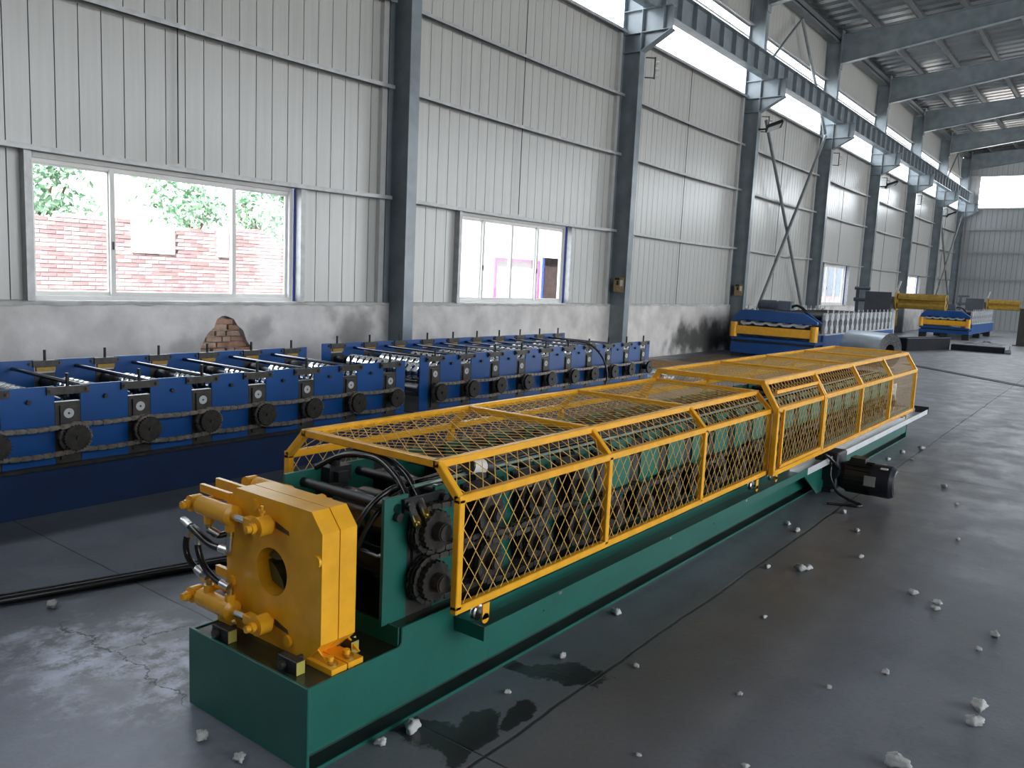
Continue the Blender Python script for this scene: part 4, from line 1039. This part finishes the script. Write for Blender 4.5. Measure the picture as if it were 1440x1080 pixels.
# ------------------------------------------------------------------ coil, troughs, post, tarp
co = root('steel_coil', (19.3, 4.7, 0), 'silver steel coil lying on its side in front of the blue machine', 'coil')
ax = Vector((-.43, -.90, 0)).normalized(); cp = Vector((19.30, 4.62, .375)); R_ = .375
MB().lathe(cp-ax*.52, ax, [(0, R_), (1.04, R_)], 36, caps=False).build('wound_sheet', SILV, co)
pr = [(0, .14)]
for k in range(12):
    r = .14+.235*k/12; pr += [(.0, r), (.006 if k % 2 else -.004, r+.01)]
pr.append((0, R_))
MB().lathe(cp+ax*.52, ax, pr, 36, caps=False).build('coil_end', COILE, co); MB().lathe(cp-ax*.52, ax, pr, 36, caps=False).build('coil_end', COILE, co)
MB().lathe(cp-ax*.52, ax, [(0, .14), (1.04, .14)], 24, caps=False).build('coil_bore', COILE, co)
for s in (-.3, .3): MB().bar(Vector((cp.x, cp.y, .02))+ax*s-Vector((-ax.y, ax.x, 0))*.3, Vector((cp.x, cp.y, .02))+ax*s+Vector((-ax.y, ax.x, 0))*.3, .08, .04).build('timber_skid', CARD, co)
def trough(p, q, wdt, h, nm, lab, m=CHAR):
    p, q = Vector(p), Vector(q); d = (q-p).normalized(); n = Vector((-d.y, d.x, 0))
    g = root(nm, ((p+q)/2), lab, 'table')
    up = Vector((0, 0, h/2))
    MB().bar(p+up, q+up, .03, h).build('front_side', m, g); MB().bar(p+n*wdt+up, q+n*wdt+up, .03, h).build('back_side', m, g)
    MB().bar(p+n*wdt/2+Vector((0, 0, .03)), q+n*wdt/2+Vector((0, 0, .03)), wdt, .03).build('bottom', m, g)
    for e in (p, q): MB().bar(e+up, e+n*wdt+up, .03, h).build('end_plate', m, g)
    MB().bar(p+Vector((0, 0, h+.006)), q+Vector((0, 0, h+.006)), .06, .012).bar(p+n*wdt+Vector((0, 0, h+.006)), q+n*wdt+Vector((0, 0, h+.006)), .06, .012).build('top_lip', MOTG, g)
    return g
trough((25.5, 5.12, 0), (27.95, 4.42, 0), .42, .36, 'run_out_trough', 'deep charcoal steel trough on the floor beyond the coil')
g = trough((28.0, 4.36, 0), (28.1, 2.98, 0), .3, .17, 'run_out_trough', 'low charcoal steel trough with a bright tip, beyond the floor channel')
MB().cyl((28.1, 2.96, .06), (28.13, 2.80, .06), .06, n=14).bar((28.12, 2.84, .1), (28.12, 2.84, .24), .03, .03).build('tip', STL, g)
po = root('steel_post', (33.8, 3.1, 0), 'dark steel floor post at the far right edge of the hall', 'post')
MB().box(33.7, 33.95, 2.95, 3.24, 0, 1.27).build('post', mat('dark_brown_steel', (.05, .048, .045), .5, var=.15), po, bevel=.02); MB().box(33.6, 34.05, 2.85, 3.34, 0, .03).build('base_plate', GUN, po); MB().box(33.68, 33.97, 2.93, 3.26, 1.27, 1.31).build('cap', GUN, po)
def crumple(nm, cx, cy, rx, ry, h, m, lab, cat, seed, n=16):
    random.seed(seed); t = MB()
    for i in range(n+1):
        for j in range(n+1):
            u, v = 2*i/n-1, 2*j/n-1; r = min(1, math.hypot(u, v)/1.1)
            t.v.append((cx+u*rx*(1+random.uniform(-.06, .06)), cy+v*ry*(1+random.uniform(-.06, .06)), max(.004, h*(1-r)*random.uniform(.3, 1.2))))
    for i in range(n):
        for j in range(n): a = i*(n+1)+j; t.f.append((a, a+n+1, a+n+2, a+1)); t.sm.append(True)
    return tag(t.build(nm, m), lab, cat)
crumple('crumpled_tarp', 33.3, 4.15, .8, .6, .12, GUN, 'dark crumpled tarp on the floor under the far forming machine', 'tarp', 3)
crumple('sawdust', 13.9, 7.5, 1.6, .42, .05, SAND, 'orange sawdust spread along the foot of the wall', 'sawdust', 4)['kind'] = 'stuff'
crumple('sawdust', 16.95, 7.15, 1.1, .5, .05, mat('brown_dust', (.20, .14, .08), .95, var=.2, scale=10), 'brown dust heap beside the blue forming machine', 'sawdust', 5)['kind'] = 'stuff'
random.seed(11); t = MB()
for k in range(60):
    c = Vector((random.gauss(12.3, .55), random.gauss(6.2, .30), random.uniform(.01, .12))); a = random.uniform(0, PI); l = random.uniform(.06, .2); d = Vector((math.cos(a), math.sin(a), random.uniform(-.25, .25)))*l
    t.bar(c-d, c+d, random.uniform(.04, .11), .004, up=(random.uniform(-.5, .5), random.uniform(-.5, .5), 1))
tag(t.build('scrap_metal', STL), 'heap of bright sheet metal scraps past the end of the long blue machine', 'scrap', kind='stuff')

# ------------------------------------------------------------------ floor: pipes, channel strip, lint
tag(MB().tube([(.4, 4.20, .021), (1.0, 4.03, .021), (1.44, 3.90, .021), (1.77, 3.81, .021), (2.2, 3.70, .021), (2.9, 3.50, .021), (3.7, 3.30, .021)], .021, 10, sub=8).build('floor_hose', RUB), 'thick black hose running across the floor behind the cutter', 'hose')
tag(MB().tube([(.4, 4.28, .014), (1.0, 4.11, .014), (1.44, 3.975, .014), (1.77, 3.885, .014), (2.2, 3.775, .014), (2.9, 3.59, .014), (3.7, 3.37, .014)], .014, 8, sub=8).build('floor_cable', RUB), 'thin black cable alongside the thick floor hose', 'cable')
tag(MB().tube([(2.3, 3.2, .012), (2.2, 3.32, .014), (2.35, 3.45, .012), (2.8, 3.5, .012)], .012, 8, sub=8).build('floor_cable', RUB), 'thin black cable curling from the machine to the floor hose', 'cable')
st = MB().bar((17.6, 1.3, .004), (20.6, 4.1, .004), .24, .008).build('floor_channel_cover', mat('black_cover', (.03, .032, .035), .5)); tag(st, 'dark steel strip covering a channel in the floor', 'floor strip')
random.seed(21)
def tuft(key, seed):
    def fn(b):
        rnd = random.Random(seed); n, m_ = 16, 10
        for i in range(m_+1):
            for j in range(n):
                th, ph = PI*i/m_, 2*PI*j/n
                r = .42*(1+.22*math.sin(3*ph+seed)*math.sin(th)+.16*math.sin(5*th+2*ph+seed*2)+.12*math.sin(7*ph-4*th+seed)+rnd.uniform(-.09, .09))
                b.v.append((r*math.sin(th)*math.cos(ph)*1.15, r*math.sin(th)*math.sin(ph), .36+r*math.cos(th)*.85))
        for i in range(m_):
            for j in range(n):
                k = (j+1) % n; b.f.append((i*n+j, (i+1)*n+j, (i+1)*n+k, i*n+k)); b.sm.append(True)
        return b
    return shared(key, fn, FLUFF)
tufts = [tuft('tuft%d' % k, k) for k in range(6)]
big = [(1.429, 2.298, .062), (1.441, 2.103, .055), (1.925, 1.815, .085), (1.80, 1.835, .05), (1.579, 3.719, .07), (3.292, 1.80, .06), (4.55, 1.338, .075), (4.60, 1.31, .065), (5.044, 1.139, .05), (4.623, .769, .06), (3.48, .306, .085), (3.335, .303, .08), (4.309, .351, .06), (4.085, .388, .04), (4.562, .642, .055), (4.471, .633, .05), (2.881, 1.468, .035), (4.461, 1.493, .05), (3.543, .656, .045), (2.841, .462, .10), (2.353, 1.73, .035), (2.741, 1.74, .05), (5.597, 1.302, .05), (6.932, .921, .04), (5.291, 1.602, .06), (8.8, 1.70, .075), (8.3, 1.72, .06), (7.9, 1.66, .07), (8.5, 1.55, .05), (5.4, 1.70, .055), (6.0, 1.5, .06), (3.75, 1.25, .035), (2.95, 1.05, .03), (3.25, .80, .03), (2.5, .85, .03), (5.9, .75, .04), (7.5, 1.1, .06), (2.05, 1.30, .03), (2.32, 1.15, .025), (9.2, 1.6, .08)]
spots = {0: 'white lint tuft on the floor below the green end plate, away from its bottom corner', 1: 'white lint tuft below the green end plate at the bottom edge of the floor', 2: 'largest lint tuft, beside the base of the green machine near its end plate', 3: 'ragged lint tuft clinging to the bottom flange past the green end plate', 4: 'white lint tuft beside the thick floor hose', 5: 'white lint tuft beside the base under the first bay of the lower guard', 6: 'twin lint tuft in the open floor below the motor, nearer one of the pair', 7: 'twin lint tuft in the open floor below the motor, farther one of the pair', 9: 'round lint tuft alone on the open floor, lower right of the motor', 10: 'upper of the two big flat lint lumps at the lower right corner of the floor', 11: 'lower of the two big flat lint lumps at the lower right corner of the floor', 12: 'lint tuft on the right edge of the floor above the two big lumps', 14: 'upper of two touching lint tufts on the open floor right of the motor', 15: 'lower of two touching lint tufts on the open floor right of the motor', 16: 'small lint tuft beside the oil stain on the floor joint', 17: 'lint tuft lying on the floor joint line', 19: 'white lint lump cut by the bottom edge of the floor', 24: 'lint tuft beside the base under the motor bracket', 25: 'largest lint tuft beside the far end of the green base', 8: 'lint tuft on open floor above and right of the twin tufts', 13: 'lint tuft left of the tuft at the right edge, above the big lumps', 18: 'lint tuft alone in mid floor, left of the two big flat lumps', 20: 'small lint tuft by the base, between the end plate and the oil stain', 21: 'lint tuft lying on the oil stain beside the green base', 22: 'lint tuft on bare floor just below the motor cable', 23: 'small lint tuft on pale floor right of the motor', 26: 'lint tuft beside the far end of the green base, just above the motor', 27: 'lint tuft touching the motor outline beside the far green base', 28: 'lint tuft right of the far base end, level with the motor top', 29: 'lint tuft against the bottom flange left of the motor bracket', 30: 'lint tuft under the motor beside its cable loop', 35: 'lint tuft on pale floor at far right, below the motor level', 36: 'lint tuft on the floor just right of the motor fan cover', 39: 'lint tuft beyond the far end of the green base, on the joint'}
for i, (x, y, s) in enumerate(big):
    o = obj('lint_tuft', tufts[i % 6], loc=(x, y, 0)); o.scale = (s*.82, s*.7, s*.66); o.rotation_euler = (0, 0, random.uniform(0, 6))
    tag(o, spots.get(i, 'tiny speck of white lint on the open dark floor toward the bottom edge'), 'lint', 'white lint tufts on the floor')

# ------------------------------------------------------------------ outdoors beyond the left windows
ow = root('yard_brick_wall', (8, 14, -.2), 'weathered red brick yard wall outside the wide window', 'wall', kind='structure')
OY = 14.0
random.seed(5)
def wtop(x):
    if 7.35 < x < 8.25: return 1.75
    if 9.05 < x < 9.32: return 1.72
    if x > 10.3: return 2.05+.03*math.sin(x*5)
    return 2.24+.05*math.sin(x*2.1)+.03*math.sin(x*9)
bme = [shared('yard_brick%d' % k, lambda b, k=k: b.box(-.118, .118, 0, .1, -.028, .028), [EBRICK, mat('weathered_brick_dark', (.30, .20, .20), .9, var=.2), mat('weathered_brick_pale', (.50, .38, .36), .9, var=.2)][k]) for k in range(3)]
rest = MB(); cnt = 0; z = 2.3; rows = []
while z > .75:
    x = 4.4+(.125 if int(round(z/.068)) % 2 else 0)
    while x < 13.4:
        if z+.028 < wtop(x): rows.append((x, z))
        x += .25
    z -= .068
for x, z in rows:
    dy = random.uniform(-.003, .003)
    if cnt < 300 and 5.6 < x < 11.0 and z < 2.3:
        obj('brick', random.choice(bme), ow, loc=(x, OY+dy, z)); cnt += 1
    else: rest.box(x-.118, x+.118, OY+dy, OY+.1, z-.028, z+.028)
rest.build('brick_run', EBRICK, ow)['kind'] = 'stuff'
t = MB(); x = 4.3
while x < 13.4: t.box(x, x+.1, OY+.006, OY+.22, -.2, wtop(x+.05)-.03); x += .1
t.build('mortar_core', EMORT, ow)
MB().box(7.4, 8.2, OY-.02, OY+.24, 1.70, 2.18).build('white_coping', WHITE, ow); MB().box(9.08, 9.3, OY-.02, OY+.24, 1.70, 2.2).build('white_coping', WHITE, ow)
def tree(x, y, h, r, lab, seed):
    rnd = random.Random(seed); g = root('yard_tree', (x, y, -.2), lab, 'tree', 'trees beyond the yard wall')
    MB().cyl((x, y, -.2), (x+.1, y, h-.6*r), .16, .08, n=10).build('trunk', BARK, g)
    for k in range(4):
        a = rnd.uniform(0, 6.28); MB().cyl((x+.08, y, h-r*1.2), (x+math.cos(a)*r*.6, y+math.sin(a)*r*.6, h-r*.1), .06, .02, n=6).build('branch', BARK, g)
    t = MB(); cl = [(rnd.uniform(-.7, .7)*r, rnd.uniform(-.7, .7)*r, rnd.uniform(-.75, .65)*r) for _ in range(16)]
    for k in range(1500):
        c = cl[k % 16]; p = Vector((x+c[0]+rnd.gauss(0, .2)*r, y+c[1]+rnd.gauss(0, .2)*r, h+c[2]+rnd.gauss(0, .16)*r))
        d = Vector((rnd.uniform(-1, 1), rnd.uniform(-1, 1), rnd.uniform(-1, 1))).normalized(); e = d.cross(Vector((rnd.uniform(-1, 1), rnd.uniform(-1, 1), .3))).normalized(); s = rnd.uniform(.06, .12)
        b = len(t.v); t.v += [tuple(p-d*s), tuple(p+e*s*.5), tuple(p+d*s), tuple(p-e*s*.5)]; t.f.append((b, b+1, b+2, b+3)); t.sm.append(False)
    t.build('foliage', LEAF, g)['kind'] = 'stuff'
tree(7.3, 17.5, 3.1, 1.1, 'green tree behind the yard wall, first pane of the wide window', 1)
tree(10.6, 18.0, 2.9, 1.2, 'green tree behind the yard wall, middle pane of the wide window', 2)
tree(13.0, 18.2, 3.2, 1.1, 'green tree behind the yard wall, last pane of the wide window', 3)
ob = root('white_outbuilding', (20, 16, -.2), 'white rendered outbuilding seen through the second window', 'building')
MB().box(14.2, 17.5, 14, 14.2, -.2, 5).box(19.6, 19.75, 14, 14.2, -.2, 5).box(21.0, 60, 14, 14.2, -.2, 5).box(17.5, 19.6, 14, 14.2, 2.1, 5).box(19.75, 21.0, 14, 14.2, 2.2, 5).build('wall', WHITE, ob)
MB().box(14.0, 60, 13.4, 19, 5, 5.15).build('roof', WHITE, ob)
MB().box(44.0, 60, 13.85, 13.97, 1.35, 5).build('sash_tint_panel', mat('sash_tint_grey', (.12, .15, .19), .6), ob); MB().box(44.0, 60, 13.85, 13.97, -.2, 1.35).build('shed_plinth', EBRICK, ob); MB().box(50.0, 50.8, 13.8, 13.86, -.2, 2.4).build('shed_door', mat('dark_door', (.05, .04, .04), .6), ob)  # made-up shed front; its blue-grey stands in for doubled sash glass
MB().box(17.5, 17.58, 13.95, 14.05, -.2, 2.1).box(19.52, 19.6, 13.95, 14.05, -.2, 2.1).box(17.58, 19.52, 13.95, 14.05, 2.04, 2.1).build('door_frame', PINK, ob)
MB().box(17.58, 19.52, 14.05, 14.1, -.2, 2.04).build('door_leaf', WHITE, ob)
MB().box(19.75, 19.82, 13.96, 14.04, -.2, 2.2).build('door_jamb', BLUT, ob)
t = MB(); z = -.15
while z < 2.2:
    x = 19.82
    while x < 20.98: t.box(x, min(x+.2, 21.0), 14.12, 14.2, z, z+.055); x += .21
    z += .066
t.build('brick_infill', mat('brown_brick', (.045, .024, .022), .9, var=.3), ob)['kind'] = 'stuff'
MB().box(19.8, 21.0, 14.15, 14.22, -.2, 2.2).build('infill_core', mat('brown_mortar', (.05, .04, .038), .9), ob)
MB().bar((13.8, 12.0, 2.75), (16.3, 12.0, 2.85), .1, .06).build('awning_beam', LGRY, ob)
